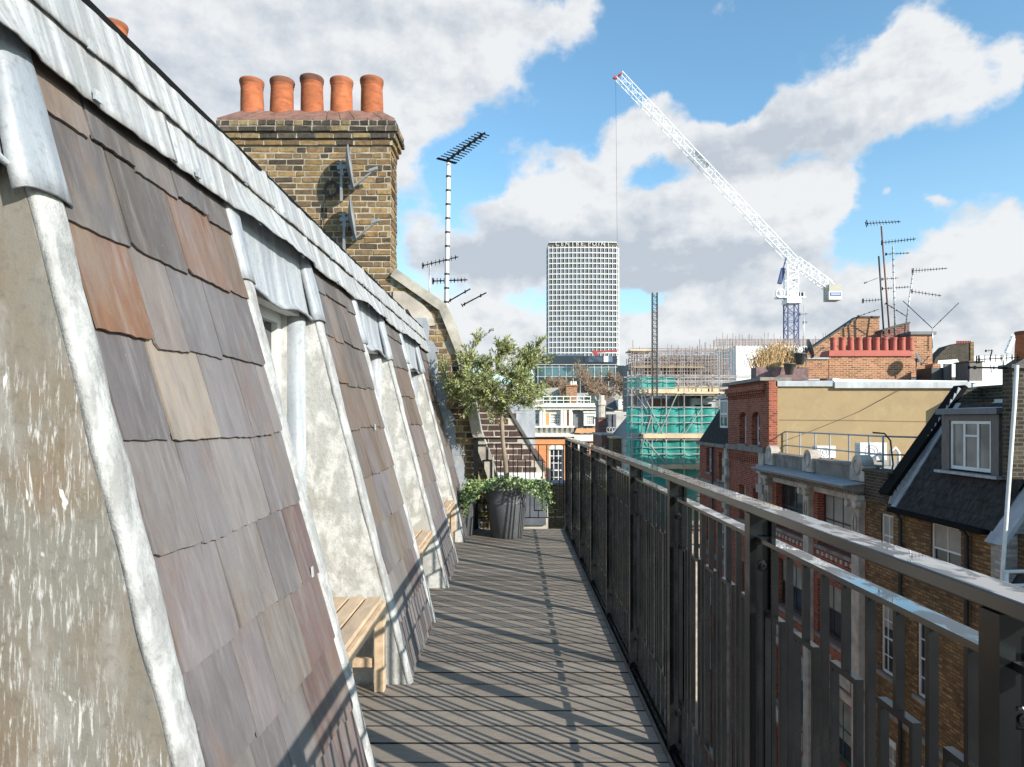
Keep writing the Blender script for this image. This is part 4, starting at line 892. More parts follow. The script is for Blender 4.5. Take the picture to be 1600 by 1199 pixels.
for a, b_, c, d_ in ((1003, 612, 1041, 690), (1003, 700, 1018, 650), (1025, 690, 1060, 612), (1010, 640, 990, 612), (1069, 680, 1096, 640), (1041, 727, 1003, 680), (1080, 760, 1124, 690)): sf.tube([W(a, b_, Y - .05), W(c, d_, Y - .05)], .028, 5)
for py in (588, 615, 637, 661, 685, 710, 730, 760):
    for px in (987, 1003, 1041, 1069, 1124): x = wx(px, Y); sf.tube([(x, Y - .2, wz(py, Y)), (x, Y + 1.6, wz(py, Y))], .028, 5)
sf.build('scaffold', 'scaffold_tube', sb)
m = MB()
for a, b_, p, q in ((998, 1057, 615.5, 609), (1057, 1140, 616, 613), (1004, 1126, 685.5, 678.5), (1030, 1135, 733, 726.5)): m.box(wx(a, Y), wx(b_, Y), Y - .12, Y - .08, wz(p, Y), wz(q, Y)); m.box(wx(a, Y), wx(b_, Y), Y - .079, Y + 1.25, wz(p, Y), wz(p, Y) + .05)
split_build(m, 'scaffold_boards', 'timber_board', sb)
def net(px0, px1, py0, py1, sd):
    m = MB(); m.sm = True
    def f(u, v):
        x = wx(px0, Y) + (wx(px1, Y) - wx(px0, Y)) * u; z = wz(py0, Y) + (wz(py1, Y) - wz(py0, Y)) * v
        n = mn.noise(Vector((x * 1.1, z * .8, sd))); return (x, Y + .16 - .08 * n + .05 * math.sin(x * 6 + sd + z), z + .06 * mn.noise(Vector((x, sd, 0))) * (1 - v))
    m.grid(f, int((px1 - px0) / 2.5), 8); m.build('debris_netting', 'netting', sb, norm=False)
    m = MB(); m.sm = True
    if px0 < 995: 
        x = wx(px0, Y); m.grid(lambda u, v: (x - .02 + .04 * math.sin(u * 9), Y - .1 + 1.5 * u, wz(py0, Y) + (wz(py1, Y) - wz(py0, Y)) * v), 8, 4); m.build('debris_netting', 'netting', sb, norm=False)
for q in ((988, 1057, 590, 608), (985, 1126, 637, 678), (985, 1140, 686, 727), (985, 1150, 733, 815)): net(*q, q[2] * .1)
m = MB(); lattice(m, (wx(1019.5, Y), Y - .6, wz(620, Y)), (wx(1019.5, Y), Y - .6, wz(461, Y)), .26, .26, 26, .036, .02)
tag(m.build('hoist_mast', 'cable_black'), 'slender dark lattice hoist mast standing in front of the netted scaffold', 'mast')
# ------------------------------------------------------------------ big construction site behind
Y = 62.; cs3 = thing('construction_site', 'dense bare scaffold around a grey building behind the teal netting', 'building', (wx(1070, Y), Y, GZ))
m = MB(); m.box(wx(1022, Y), wx(1034, Y), Y + 2, Y + 9, GZ, wz(555, Y)); m.box(wx(1034.5, Y), wx(1128, Y), Y + 3, Y + 12, GZ, wz(552, Y)); m.box(wx(998, Y), wx(1022, Y), Y + 3, Y + 9, GZ, wz(562, Y)); m.build('wall', 'roof_grey', cs3)
m = MB(); m.box(wx(1024, Y), wx(1032, Y), Y + 1.8, Y + 1.99, wz(586, Y), wz(556, Y)); m.build('white_panel', 'stone_white', cs3)
m = MB()
for k in range(7):
    for j in range(3): a = wx(1044 + k * 12, Y); m.box(a, a + .45, Y + 2.8, Y + 2.99, wz(582 - j * 11, Y), wz(575 - j * 11, Y))
split_build(m, 'dark_openings', 'black_edge', cs3)
sA = MB(); sB = MB(); rr = random.Random(31)
for yy in (Y, Y + 1.2, Y + 2.4):
    px = 986 + rr.uniform(0, 3)
    while px < 1150:
        top = 545 + rr.uniform(-3, 14) - (12 if rr.random() < .25 else 0) - (5 if px > 1120 else 0); (sA if rr.random() < .6 else sB).tube([(wx(px, Y), yy, wz(612, Y)), (wx(px, Y), yy, wz(top, Y))], .034, 4); px += rr.uniform(2.6, 6)
    for py in range(546, 610, 5): a = 984 + rr.uniform(0, 20) if py > 560 else 990; (sA if rr.random() < .6 else sB).tube([(wx(a, Y), yy, wz(py + rr.uniform(-1, 1), Y)), (wx(1150 - rr.uniform(0, 16), Y), yy, wz(py + rr.uniform(-1, 1), Y))], .032, 4)
for _ in range(110):
    px = rr.uniform(988, 1140); py = rr.uniform(550, 600); dx = rr.choice((-1, 1)) * rr.uniform(4, 11); sB.tube([W(px, py, Y + rr.uniform(-.2, 2.6)), W(px + dx, py + rr.uniform(-12, 12), Y + rr.uniform(-.2, 2.6))], .03, 4)
sA.build('scaffold', 'scaffold_tube', cs3); sB.build('scaffold', 'scaffold_rust', cs3)
m = MB(); m.box(wx(984, Y), wx(1020, Y), Y - .1, Y + 2.4, wz(549, Y), wz(547, Y)); m.box(wx(990, Y), wx(1100, Y), Y - .1, Y + 2.4, wz(575, Y), wz(574, Y)); split_build(m, 'scaffold_boards', 'timber_board', cs3)
Y = 75.; ws = thing('sheeted_building', 'long low building under white sheeting behind the reeds', 'building', (wx(1200, Y), Y, GZ))
m = MB(); m.box(wx(1149, Y), wx(1330, Y), Y, Y + 14, GZ, wz(541, Y)); m.build('white_sheet', 'white_sheet', ws)
m = MB(); rr = random.Random(8)
for yy in (Y - .05, Y + 1):
    for py in (531, 535, 538.5): m.tube([(wx(1120, Y), yy, wz(py, Y)), (wx(1330, Y), yy, wz(py, Y))], .032, 4)
    for k in range(42): px = 1120 + 5 * k + rr.uniform(-1, 1); m.tube([(wx(px, Y), yy, wz(542, Y)), (wx(px, Y), yy, wz(530 - (rr.uniform(4, 10) if rr.random() < .25 else 0), Y))], .03, 4)
m.build('edge_scaffold', 'scaffold_rust', ws)
# ------------------------------------------------------------------ OPPOSITE SIDE OF THE STREET: facade plane at x = 9
XF = 9.0; fx = FX(XF)
def fyz(px, py): Yq = XF * F / (px - VX); return Yq, wz(py, Yq)
# slate-roofed red house (furthest)
rh = thing('red_brick_house', 'red brick house with dark slate roof and one tall dormer, left of the arched-window tower', 'house', (XF, 31, GZ))
ops = [(32.05 - .9, 32.05 - .1, -1.1, .0), (29.2, 30.0, -1.3, -.1), (31.2, 31.9, -4.3, -2.9), (29.3, 30.1, -4.3, -2.9), (31.2, 31.9, -7.3, -5.9), (29.3, 30.1, -7.3, -5.9), (31.2, 31.9, -10.3, -8.9), (29.3, 30.1, -10.3, -8.9)]
m = MB(); wall(m, fx, 28.72, 33.1, GZ, .24, ops, .35); m.box(XF + .35, 18, 28.72, 33.1, GZ, .23); m.build('wall', 'brick_red', rh)
for o_ in ops: window(rh, fx, *o_, 2, 2, rec=.16, bar=.04, sill='stone_grey')
m = MB(); fb(m, fx, 28.72, 33.2, -.16, -.001, .12, .26); fb(m, fx, 28.72, 33.12, -.08, -.001, -1.6, -1.45); fb(m, fx, 28.72, 33.12, -.05, -.001, -4.9, -4.7); split_build(m, 'cornice', 'stone_grey', rh)
m = MB(); m.prism([(XF - .05, .25), (10.4, 2.5), (18, 2.5), (18, .25)], lambda u, d_, z: (u, d_, z), 28.73, 33.1); m.build('slate_roof', 'slate_dark', rh)
fd = FY(28.9)
m = MB(); m.box(9.45, 11, 29.9, 31.1, .9, 2.25); d_o = m.build('dormer', 'lead_dark', rh); m = MB(); m.box(9.3, 11, 29.8, 31.2, 2.252, 2.42); m.build('dormer_roof', 'lead_blue', d_o)
window(rh, FX(9.40), 29.95, 31.05, .95, 2.2, 2, 2, rec=-.03, bar=.05, edge=.08)
m = MB(); m.sm = True; m.tube([(XF - .1, 30.6, GZ), (XF - .1, 30.6, .1)], .05, 8); m.build('downpipe', 'cable_black', rh)
# arched window tower
tw = thing('red_brick_tower', 'tall red brick house with two arched top windows adjoining the tan rendered wall', 'house', (XF, 26.4, GZ))
yA, yB = 24.45, 28.7; zt = 2.72
ops = [(26.45, 27.25, .38, 1.62), (25.0, 25.85, .38, 1.62)] + [(a, b_, z, z + 1.35) for z in (-2.6, -5.6, -8.6, -11.6) for a, b_ in ((26.5, 27.3), (24.95, 25.75))]
m = MB(); wall(m, fx, yA, yB, GZ, zt, ops, .4)
for a, b_ in ((26.45, 27.25), (25.0, 25.85)):      # brick arch corners
    for sgn in (0, 1):
        r = (b_ - a) / 2; cx = (a + b_) / 2; pl = [(a if sgn == 0 else b_, 1.62)] + [(cx + (-1 if sgn == 0 else 1) * r * math.cos(t_), 1.62 - r * .55 + r * .55 * math.sin(t_)) for t_ in [math.pi / 2 * k / 6 for k in range(7)]]
        m.prism(pl, fx, .002, .398)
m.box(XF + .4, 10.6, yA, yB, GZ, zt - .01); m.build('wall', 'brick_red', tw)
for o_ in ops: window(tw, fx, *o_, 1 if o_[3] > 0 else 2, 2, rec=.22, bar=.05, edge=.09, sill='stone_grey')
m = MB()
for k in range(21): y_ = yA + .1 + .2 * k; fb(m, fx, y_, y_ + .1, -.10, -.001, 2.28, 2.40); fb(m, fx, y_ + .02, y_ + .08, -.05, -.001, 2.14, 2.279)
fb(m, fx, yA - .05, yB + .05, -.14, -.001, 2.402, 2.60)
for k in range(18): y_ = yA + .5 + .2 * k; fb(m, fx, y_, y_ + .1, -.06, -.001, -.28, -.05)
split_build(m, 'brick_corbels', 'brick_red', tw)
m = MB(); fb(m, fx, yA - .1, yB + .1, -.22, .9, zt + .002, zt + .12); fb(m, fx, yA - .05, yB, -.12, -.001, .12, .32); fb(m, fx, yA - .05, yB, -.06, -.001, -3.2, -3.0); split_build(m, 'cornice', 'stone_grey', tw)
for ya_, yb_ in ((yB - .2, yB + .15), (yA - .15, yA + .35)):
    m = MB(); fb(m, fx, ya_, yb_, -.13, -.002, GZ, .119)
    for z in (-.6, -1.3, -2.4, -2.9): fb(m, fx, ya_ - .04, yb_ + .04, -.2, -.131, z, z + .3)
    m.build('pilaster', 'stone_pale', tw)
# plain facade pier, sunlit edge beside the tan wall
m = MB(); m.box(XF + .002, XF + .30, yA - .35, yA - .002, -.1, zt - .03); m.build('corner_pier', 'brick_red', tw)
# planter with dry reeds on the tower roof
m = MB(); m.box(9.3, 11.3, 26.2, 26.8, zt + .13, zt + .62); pl = thing('roof_planter', 'dark heathery planter trough on top of the red brick tower', 'planter', (10.3, 26.5, zt + .13)); m.build('trough', 'heather', pl)
m = MB(); rr = random.Random(6)
for _ in range(1500):
    x = rr.choice((rr.gauss(9.9, .33), rr.gauss(10.55, .28), rr.uniform(9.4, 11.2))); p = Vector((x, rr.uniform(26.25, 26.75), zt + .6)); h = rr.uniform(.3, 1.0) * (1 - .35 * abs(x - 10.3)); e = p + Vector((rr.gauss(0, .17), rr.gauss(0, .15), h)); m.sm = False
    mid = p.lerp(e, .6) + Vector((0, 0, .08)); g = rr.uniform(.6, 1.3); m.col = (.52 * g, .35 * g, .17 * g); s = Vector((.008, 0, 0)); b0 = len(m.v); m.v.extend([p - s, p + s, mid + s, mid - s, e]); m.face([b0, b0 + 1, b0 + 2, b0 + 3]); m.face([b0 + 3, b0 + 2, b0 + 4])
    leaf(m, e, Vector((rr.gauss(0, .4), 0, 1)), rv(rr).normalized(), .11, .03, m.col)
tag(m.build('dry_reeds', 'leaf', norm=False), 'clump of dry golden reeds growing in the dark roof planter', 'reeds')
# tan rendered party wall
tn = thing('rendered_wall', 'big sunlit tan rendered wall with grey coping above the flat roof', 'wall', (12.5, 24.2, -.1))
m = MB(); m.col = (.325, .238, .132); m.box(XF + .32, 16.0, 24.2, 24.55, -1, 2.50); m.build('render', 'render_tan', tn)
m = MB(); m.box(XF + .25, 11.3, 24.1, 24.65, 2.502, 2.70); m.box(11.302, 16.1, 24.05, 24.66, 2.44, 2.66); m.build('coping', 'lead_grey', tn)
m = MB(); m.prism([(11.25, 2.662), (16.0, 2.662), (16, 2.70), (13.5, 2.73), (11.6, 2.76), (11.25, 2.80)], FY(24.1), 0, .4); m.build('mortar_fillet', 'white_paint', tn)
m = MB(); m.tube([(9.5, 24.17, .55), (10.6, 24.17, .95), (12.2, 24.17, 1.6), (14.2, 24.05, 2.7)], .008, 4); m.tube([(9.4, 24.17, 1.32), (12, 24.17, 1.30), (15.2, 24.17, 1.25)], .005, 4)
tag(m.build('sagging_cable', 'cable_black'), 'thin black cable running diagonally across the tan rendered wall', 'cable')
# ornate building
ob = thing('ornate_building', 'ornate red brick and stone building with columned bays and parapet roundels', 'building', (XF, 20.8, GZ))
yA, yB = 17.45, 24.09
bays = [(21.15, 23.45), (17.98, 20.25)]
ops = []
for a, b_ in bays: ops += [(a, b_, -2.35, -.8), (a, b_, -4.95, -3.35), (a, b_, -8.2, -6.4), (a, b_, -11.2, -9.2), (a, b_, -14.6, -12.2)]
m = MB(); wall(m, fx, yA, yB, GZ, -.52, ops, .5); m.box(XF + .5, 16.2, yA + .001, yB, GZ, -.54); m.build('wall', 'brick_red', ob)
for o_ in ops:
    window(ob, fx, *o_, 4, 2 if o_[2] > -12 else 1, fr='cable_black' if o_[2] > -6 else ('shop_green' if o_[2] > -12 else 'door_red'), rec=.2, bar=.045, edge=.07, mid=False, sill='stone_grey')
m = MB()
for a, b_ in bays:
    for z, n in ((-2.62, 8), (-5.2, 0)):
        for k in range(n): y_ = a + .1 + (b_ - a) * k / n; fb(m, fx, y_, y_ + .12, -.05, -.001, z, z + .11)
    c = (a + b_) / 2; fb(m, fx, c - .12, c + .12, -.06, -.001, -3.05, -2.85)
    for k in (-.6, .6): fb(m, fx, c + k - .35, c + k + .35, -.06, -.001, -5.95, -5.35)
    fb(m, fx, a - .1, b_ + .1, -.08, -.001, -6.28, -6.05); fb(m, fx, a - .1, b_ + .1, -.12, -.001, -8.9, -8.45); fb(m, fx, a - .02, b_ + .02, -.10, -.001, -.79, -.52)
split_build(m, 'stone_dressing', 'stone_pale', ob)
for yc in (23.95, 20.70, 17.70):
    w_ = .19; m = MB(); fb(m, fx, yc - w_, yc + w_, -.16, -.001, GZ, -.95); p = m.build('pilaster', 'stone_pale', ob)
    m = MB(); fb(m, fx, yc - .3, yc + .3, -.26, -.001, -.72, -.6); fb(m, fx, yc - .24, yc + .24, -.22, -.001, -.948, -.721)
    for s in (-1, 1): m.tube([fx(yc + s * .22, -.30, -.84), fx(yc + s * .22, -.16, -.84)], .10, 12)
    m.build('capital', 'stone_pale', p)
    m = MB(); n = 16; m.sm = True; m.tube([fx(yc + .09 * math.cos(2 * math.pi * k / n), -.185, -1.35 + .22 * math.sin(2 * math.pi * k / n)) for k in range(n + 1)], .025, 6); m.build('wreath', 'stone_pale', p)
m = MB(); m.prism([(-.62, -.36), (-.62, -.42), (-.35, -.5), (-.001, -.52), (-.001, -.30)], lambda u, d_, z: (XF + u, d_, z), yA - .05, yB + .02); m.build('cornice', 'stone_grey', ob)
m = MB()
for k in range(46): y_ = yA + .03 + .145 * k; fb(m, fx, y_, y_ + .075, -.32, -.001, -.60, -.505)
m.build('dentils', 'stone_grey', ob)
m = MB(); m.prism([(-.65, -.345), (-.65, -.358), (-.001, -.295), (-.001, -.27)], lambda u, d_, z: (XF + u, d_, z), yA - .08, yB + .03); m.build('lead_cornice_top', 'lead_blue', ob)
m = MB(); fb(m, fx, yA, yB, 0, .35, -.518, .10); fb(m, fx, yA - .02, yB, -.04, .40, .102, .17); m.build('parapet', 'stone_grey', ob)
for yc in (23.9, 20.75, 17.75):
    m = MB(); pl = [(yc - .36, -.25), (yc - .36, .12), (yc - .27, .16)] + [(yc + .27 * -math.cos(math.pi * k / 12), .17 + .25 * math.sin(math.pi * k / 12)) for k in range(13)] + [(yc + .27, .16), (yc + .36, .12), (yc + .36, -.25)]
    m.prism(pl, fx, -.09, .22); q = m.build('parapet_pediment', 'stone_pale', ob)
    m = MB(); m.sm = True; m.tube([fx(yc + .17 * math.cos(2 * math.pi * k / 16), -.095, .12 + .20 * math.sin(2 * math.pi * k / 16)) for k in range(17)], .03, 6); m.build('roundel', 'stone_pale', q)
m = MB(); m.box(XF + .41, 16.0, yA + .05, 24.18, -.539, -.12); m.build('flat_roof', 'roof_pale', ob)
rg = thing('roof_guardrail', 'galvanised two-bar guardrail along the flat roof in front of the tan wall', 'railing', (9.6, 21, -.12))
for y_ in (24.1, 22.95, 21.8, 20.8, 19.6, 18.5, 17.8): m = MB(); m.tube([(9.62, y_, -.12), (9.62, y_, .90)], .026, 8); m.build('post', 'lead_grey', rg)
m = MB(); m.tube([(9.62, 24.6, .90), (9.62, 17.8, .90), (10.4, 17.75, .88), (12.6, 17.75, .86)], .024, 8); m.tube([(9.62, 24.6, .42), (9.62, 17.8, .42), (12.6, 17.75, .40)], .022, 8); m.build('rail', 'lead_grey', rg)
m = MB(); m.tube([(9.3, 17.7, 1.0), (9.5, 17.5, .98), (9.62, 17.45, .8), (9.66, 17.4, .2), (9.5, 17.3, -.4), (9.3, 17.2, -1.4), (9.0, 17.0, -3)], .022, 8); tag(m.build('cable_loop', 'cable_black'), 'bundle of black cable looping over the parapet end beside the guardrail', 'cable')
def ac(loc, label, s=1):
    x, y, z = loc; o = thing('air_conditioner', label, 'air conditioner', loc, 'roof air conditioners')
    m = MB(); m.box(x, x + .85 * s, y, y + .35, z + .06, z + .62 * s); m.build('casing', 'white_paint', o, bevel=.01)
    m = MB(); m.box(x + .1, x + .16, y + .02, y + .33, z, z + .059); m.box(x + .7 * s, x + .76 * s, y + .02, y + .33, z, z + .059); m.build('foot', 'cable_black', o)
    m = MB(); 
    for k in range(9): m.box(x - .006, x - .001, y + .03, y + .32, z + .12 + .05 * k * s, z + .14 + .05 * k * s)
    m.build('grille', 'lead_grey', o)
    m = MB(); m.sm = True; m.tube([(x + .36 * s + .2 * s * math.cos(2 * math.pi * k / 20), y - .006, z + .34 * s + .2 * s * math.sin(2 * math.pi * k / 20)) for k in range(21)], .008, 4); m.tube([(x + .36 * s + .1 * s * math.cos(2 * math.pi * k / 20), y - .006, z + .34 * s + .1 * s * math.sin(2 * math.pi * k / 20)) for k in range(21)], .008, 4); m.build('fan_guard', 'lead_grey', o)
ac((10.95, 21.6, -.02), 'larger white air conditioning unit on the flat roof before the tan wall'); ac((10.2, 23.0, -.02), 'smaller white air conditioning unit, left of the larger one', .75)
m = MB(); m.sm = True; m.tube([(11.75, 21.3, -.12), (11.75, 21.3, .35), (11.9, 21.3, .45), (12.0, 21.3, .3), (12.0, 21.3, -.12)], .05, 10); tag(m.build('vent_pipe', 'white_paint'), 'white bent vent pipe right of the larger air conditioner', 'pipe')
# ------------------------------------------------------------------ brown brick house with slate mansard and dormer
bh = thing('brown_brick_house', 'soot-brown brick house with sash windows, slate mansard and one wide dormer', 'house', (XF, 14, GZ))
ys, ye = 9.4, 17.44
ops = [(13.75, 14.75, -1.95, -.85), (16.2, 16.75, -2.0, -.95), (14.6, 15.25, -4.8, -3.1), (16.1, 16.75, -4.8, -3.1), (14.55, 15.2, -8.05, -6.45), (16.1, 16.75, -8.05, -6.45), (12.6, 13.3, -5.0, -3.32), (12.6, 13.3, -8.05, -6.45), (11.0, 11.7, -5.0, -3.32), (14.6, 15.3, -11.2, -9.6), (16.1, 16.7, -11.2, -9.6)]
m = MB(); wall(m, fx, ys, ye, GZ, -.70, ops, .35); m.box(XF + .35, 16.1, ys, ye - .001, GZ, -.72); m.build('wall', 'brick_brown', bh)
for i, o_ in enumerate(ops):
    q = window(bh, fx, *o_, 2 if i < 2 else 3, 2 if i < 2 else 4, rec=.045, bar=.022, edge=.05, sill='stone_grey')
m = MB()
for i, o_ in enumerate(ops):
    if i > 1: fb(m, fx, o_[0] - .02, o_[1] + .02, -.012, .044, o_[3] + .001, o_[3] + .16)
split_build(m, 'window_arch', 'white_paint', bh)
m = MB(); fb(m, fx, ys, ye, -.07, -.001, -5.75, -5.62); m.build('string_course', 'stone_grey', bh)
m = MB(); m.box(8.93, 9.3, 16.3, 17.40, -.699, .02); m.box(8.88, 9.5, 16.25, 17.43, .022, .09); m.build('side_pier', 'brick_dark', bh)
sl = .626; ym = 12.55
def MS(y, z, o=0): nrm = Vector((-1, 0, sl)).normalized(); return Vector((8.83 + sl * (z + .70), y, z)) + nrm * o
m = MB(); rr = random.Random(15); z = -.72; r = 0
while z < 1.62:
    y_ = ym - rr.uniform(0, .25)
    while y_ < 15.95:
        wd = rr.uniform(.26, .34); a, b_ = max(y_, ym), min(y_ + wd - .004, 15.95); o1 = rr.uniform(.018, .026)
        if b_ > a: m.hexa([MS(a, z, o1 - .01), MS(b_, z, o1 - .01), MS(b_, z + .30, -.003), MS(a, z + .30, -.003), MS(a, z + rr.uniform(-.004, .004), o1), MS(b_, z + rr.uniform(-.004, .004), o1), MS(b_, z + .30, .004), MS(a, z + .30, .004)])
        y_ += wd
    z += .235
m.build('slate_slope', 'slate_dark', bh)
m = MB(); m.prism([(8.83, -.70), (8.83 + sl * 2.3, 1.6), (16, 1.6), (16, -.70)], lambda u, d_, z: (u + .03, d_, z), ym, 15.95); m.build('roof_core', 'black_edge', bh)
m = MB(); m.box(8.68, 8.86, 12.7, 15.9, -.80, -.70); m.build('gutter', 'black_edge', bh)
for y_, z_ in ((15.75, -.8), (13.45, -.8)):
    m = MB(); m.sm = True; m.tube([(XF - .09, y_, GZ), (XF - .09, y_, z_ - .15), (XF - .2, y_, z_)], .045, 8)
    for k in range(7): z = z_ - .8 - 2 * k; m.tube([(XF - .09, y_, z), (XF - .09, y_, z + .08)], .06, 8)
    m.build('downpipe', 'cable_black', bh)
# raised verge wall on the far side, with stepped lead
m = MB(); m.prism([(8.9, -.72), (8.78, -.45), (10.55, 2.05), (10.8, 2.1), (16, 2.1), (16, -.72)], lambda u, d_, z: (u, d_, z), 15.96, 16.28); m.build('verge_wall', 'brick_dark', bh)
m = MB(); m.beam((8.74, 16.12, -.42), (10.55, 16.12, 2.12), .42, .09, up=(0, 0, 1)); m.build('verge_coping', 'black_edge', bh)
m = MB(); z = -.65; 
while z < 1.9:
    p0, p1 = MS(15.955, z, .02), MS(15.955, z + .13, .02); m.hexa([p0, p1, (p1.x - .13, 15.955, p1.z + .09), (p0.x - .10, 15.955, p0.z + .02), p0 - Vector((0, .02, 0)), p1 - Vector((0, .02, 0)), (p1.x - .13, 15.935, p1.z + .09), (p0.x - .10, 15.935, p0.z + .02)]); z += .14
p0, p1 = MS(15.84, -.7, .03), MS(15.84, 1.7, .03); m.beam(p0, p1, .18, .03); m.build('stepped_flashing', 'lead_grey', bh)
# dormer
fd = FX(9.30); y0, y1 = 13.1, 14.85
dr = MB(); dr.box(9.42, 10.9, y0 + .02, y1 - .02, .2, 1.46); dor = dr.build('dormer', 'slate_dark', bh)
m = MB(); fb(m, fd, y0, y0 + .22, 0, .14, .22, 1.44); fb(m, fd, y1 - .26, y1, 0, .14, .22, 1.44); fb(m, fd, y0 + .2205, y1 - .2605, 0, .14, 1.32, 1.44); m.build('dormer_frame', 'timber_grey', dor)
window(bh, fd, y0 + .23, y1 - .27, .30, 1.315, 3, 1, rec=.03, bar=.06, edge=.06, gl='glass_pale')
m = MB(); fb(m, fd, 13.775, 14.135, .042, .085, .99, 1.03); m.build('transom', 'white_paint', dor)
m = MB(); fb(m, fd, y0 - .1, y1 + .08, -.12, .14, .20, .255); m.build('dormer_sill', 'lead_blue', dor)
m = MB(); m.hexa([(9.2, y0 - .08, 1.45), (11, y0 - .08, 1.52), (11, y1 + .06, 1.52), (9.2, y1 + .06, 1.45), (9.2, y0 - .08, 1.57), (11, y0 - .08, 1.64), (11, y1 + .06, 1.64), (9.2, y1 + .06, 1.57)]); m.build('dormer_roof', 'lead_dark', dor)
m = MB(); m.box(10.45, 16, 12.56, 15.95, 1.4, 1.62); m.build('flat_roof', 'lead_dark', bh)
m = MB(); m.box(10.9, 11.2, 12.56, 15.5, 1.62, 1.80); m.build('white_upstand', 'white_paint', bh)
m = MB(); m.box(10.95, 11.3, 12.56, 16.1, 1.801, 2.05); m.box(10.88, 11.4, 12.56, 16.15, 2.051, 2.12); m.build('rear_parapet', 'brick_dark', bh)
# near verge wall, painted white brick under lead
m = MB(); m.prism([(8.75, -2.6), (8.75, -.9), (9.9, .75), (16, .75), (16, -2.6)], lambda u, d_, z: (u, d_, z), 12.2, 12.53); m.build('verge_wall', 'brick_white', bh)
m = MB(); m.beam((8.7, 12.37, -.92), (9.95, 12.37, .86), .44, .08); m.build('verge_coping', 'lead_grey', bh)
m = MB(); m.prism([(8.8, -2.0), (8.8, -1.7), (10.3, .6), (16, .6), (16, -2.0)], lambda u, d_, z: (u, d_, z), 9.4, 12.19); m.build('near_slate_slope', 'slate_dark', bh)
# tall chimney on the right edge; its shade is put into dark brick
dc = thing('chimney_stack', 'wide brick chimney stack, coloured dark for its shade, cut by the right edge of the view', 'chimney', (9.6, 11.9, .5))
m = MB(); m.box(8.72, 11.4, 11.95, 12.19, .3, 2.24); m.build('brickwork', 'brick_dark', dc); m = MB(); m.box(8.66, 11.5, 11.88, 12.22, 2.242, 2.31); m.build('cap', 'dark_stone', dc)
m = MB(); m.prism([(8.75, 2.312), (8.95, 2.44), (9.6, 2.46), (9.9, 2.312)], FY(11.92), 0, .26); m.build('flaunching', 'dark_stone', dc)
pot(dc, (9.06, 12.05, 2.40), .19, .50, 'terracotta')
pot(dc, (9.62, 12.05, 2.42), .15, .46, 'terracotta')
m = MB(); m.sm = True; m.tube([(8.47, 11.5, 2.26), (8.43, 11.5, 1.6), (8.33, 11.5, .2), (8.21, 11.5, -1.5), (8.15, 11.5, -2.4)], .032, 12); o = m.build('drainpipe', 'white_paint')
tag(o, 'long white drainpipe running down past the dark chimney at the right edge', 'pipe')
m = MB(); m.sm = True
for z in (-1.15, -1.38): m.tube([(8.05, 11.2, z), (8.9, 11.2, z + .02)], .03, 8)
for x in (8.08, 8.45): m.tube([(x, 11.2, -2.4), (x, 11.2, -1.13)], .03, 8)
tag(m.build('pipe_rail', 'white_paint'), 'white painted pipe handrail at the foot of the drainpipe', 'railing')
# little washing-line like aerials over the right stack
rr = random.Random(3)
aerial('television_aerial', 'spiky low aerial over the dark stack at the right edge', (8.6, 12.0, 2.3), (8.6, 12.0, 2.48), .012, [((8.15, 12.0, 2.40), (9.3, 12.0, 2.46), 12, .14, .1, .008, (0, 0, 1)), ((8.0, 12.0, 2.26), (9.0, 12.0, 2.25), 3, .05, .05, .016, (0, 0, 1))], False, 'steel_light', 'right aerials')
# ------------------------------------------------------------------ roofscape above the tan wall
Y = 27.; rs = thing('chimney_stack', 'long orange brick stack with a row of ten red pots above the tan wall', 'chimney', (wx(1360, Y), Y, 2.6))
m = MB(); m.box(wx(1295, Y), wx(1424, Y), Y, Y + .8, 2.2, wz(557.5, Y)); m.build('brickwork', 'brick_orange', rs)
m = MB(); m.hexa([(wx(1294, Y), Y - .08, wz(557.4, Y)), (wx(1426, Y), Y - .08, wz(557.4, Y)), (wx(1426, Y), Y + .85, wz(557.4, Y)), (wx(1294, Y), Y + .85, wz(557.4, Y)), (wx(1297, Y), Y + .05, wz(548, Y)), (wx(1423, Y), Y + .05, wz(548, Y)), (wx(1423, Y), Y + .75, wz(548, Y)), (wx(1297, Y), Y + .75, wz(548, Y))]); m.build('red_flaunching', 'pot_red', rs)
for k in range(10): pot(rs, (wx(1302.5 + 13.35 * k, Y + .3), Y + .3, wz(549, Y + .3)), .128, .53, 'pot_red', n=16)
def gable(nm, label, poly, Y, th, mat='brick_orange', cop='dark_stone', cat='wall'):
    P = [(wx(a, Y), wz(b_, Y)) for a, b_ in poly]; o = thing(nm, label, cat, (P[0][0], Y, P[0][1])); m = MB(); m.prism(P, FY(Y), 0, th); m.build('brickwork', mat, o)
    if cop:
        m = MB()
        for (a, b_), (c, d_) in zip(P[:-1], P[1:]):
            if abs(a - c) > .05 and max(b_, d_) > P[0][1] + .3 and abs(b_ - d_) < abs(a - c) * 1.6: m.beam((a, Y + th / 2, b_ + .03), (c, Y + th / 2, d_ + .03), th + .12, .07)
        if m.v: m.build('coping', cop, o)
    return o
gable('gable_wall', 'orange brick gable rising to the right behind the row of red pots', [(1228, 590), (1245, 562), (1341, 497), (1374, 497), (1374, 590)], 30, .4)
gable('gable_wall', 'small shadowed brick gable in the middle behind the red pots', [(1374.5, 590), (1377, 519), (1412, 508), (1421, 506), (1421, 590)], 29, .5, 'brick_far')
gable('chimney_stack', 'orange brick stack with flat grey cap right of the red pots', [(1408, 590), (1424, 524), (1457, 524), (1457, 590)], 28.2, .8, 'brick_orange', None, 'chimney')
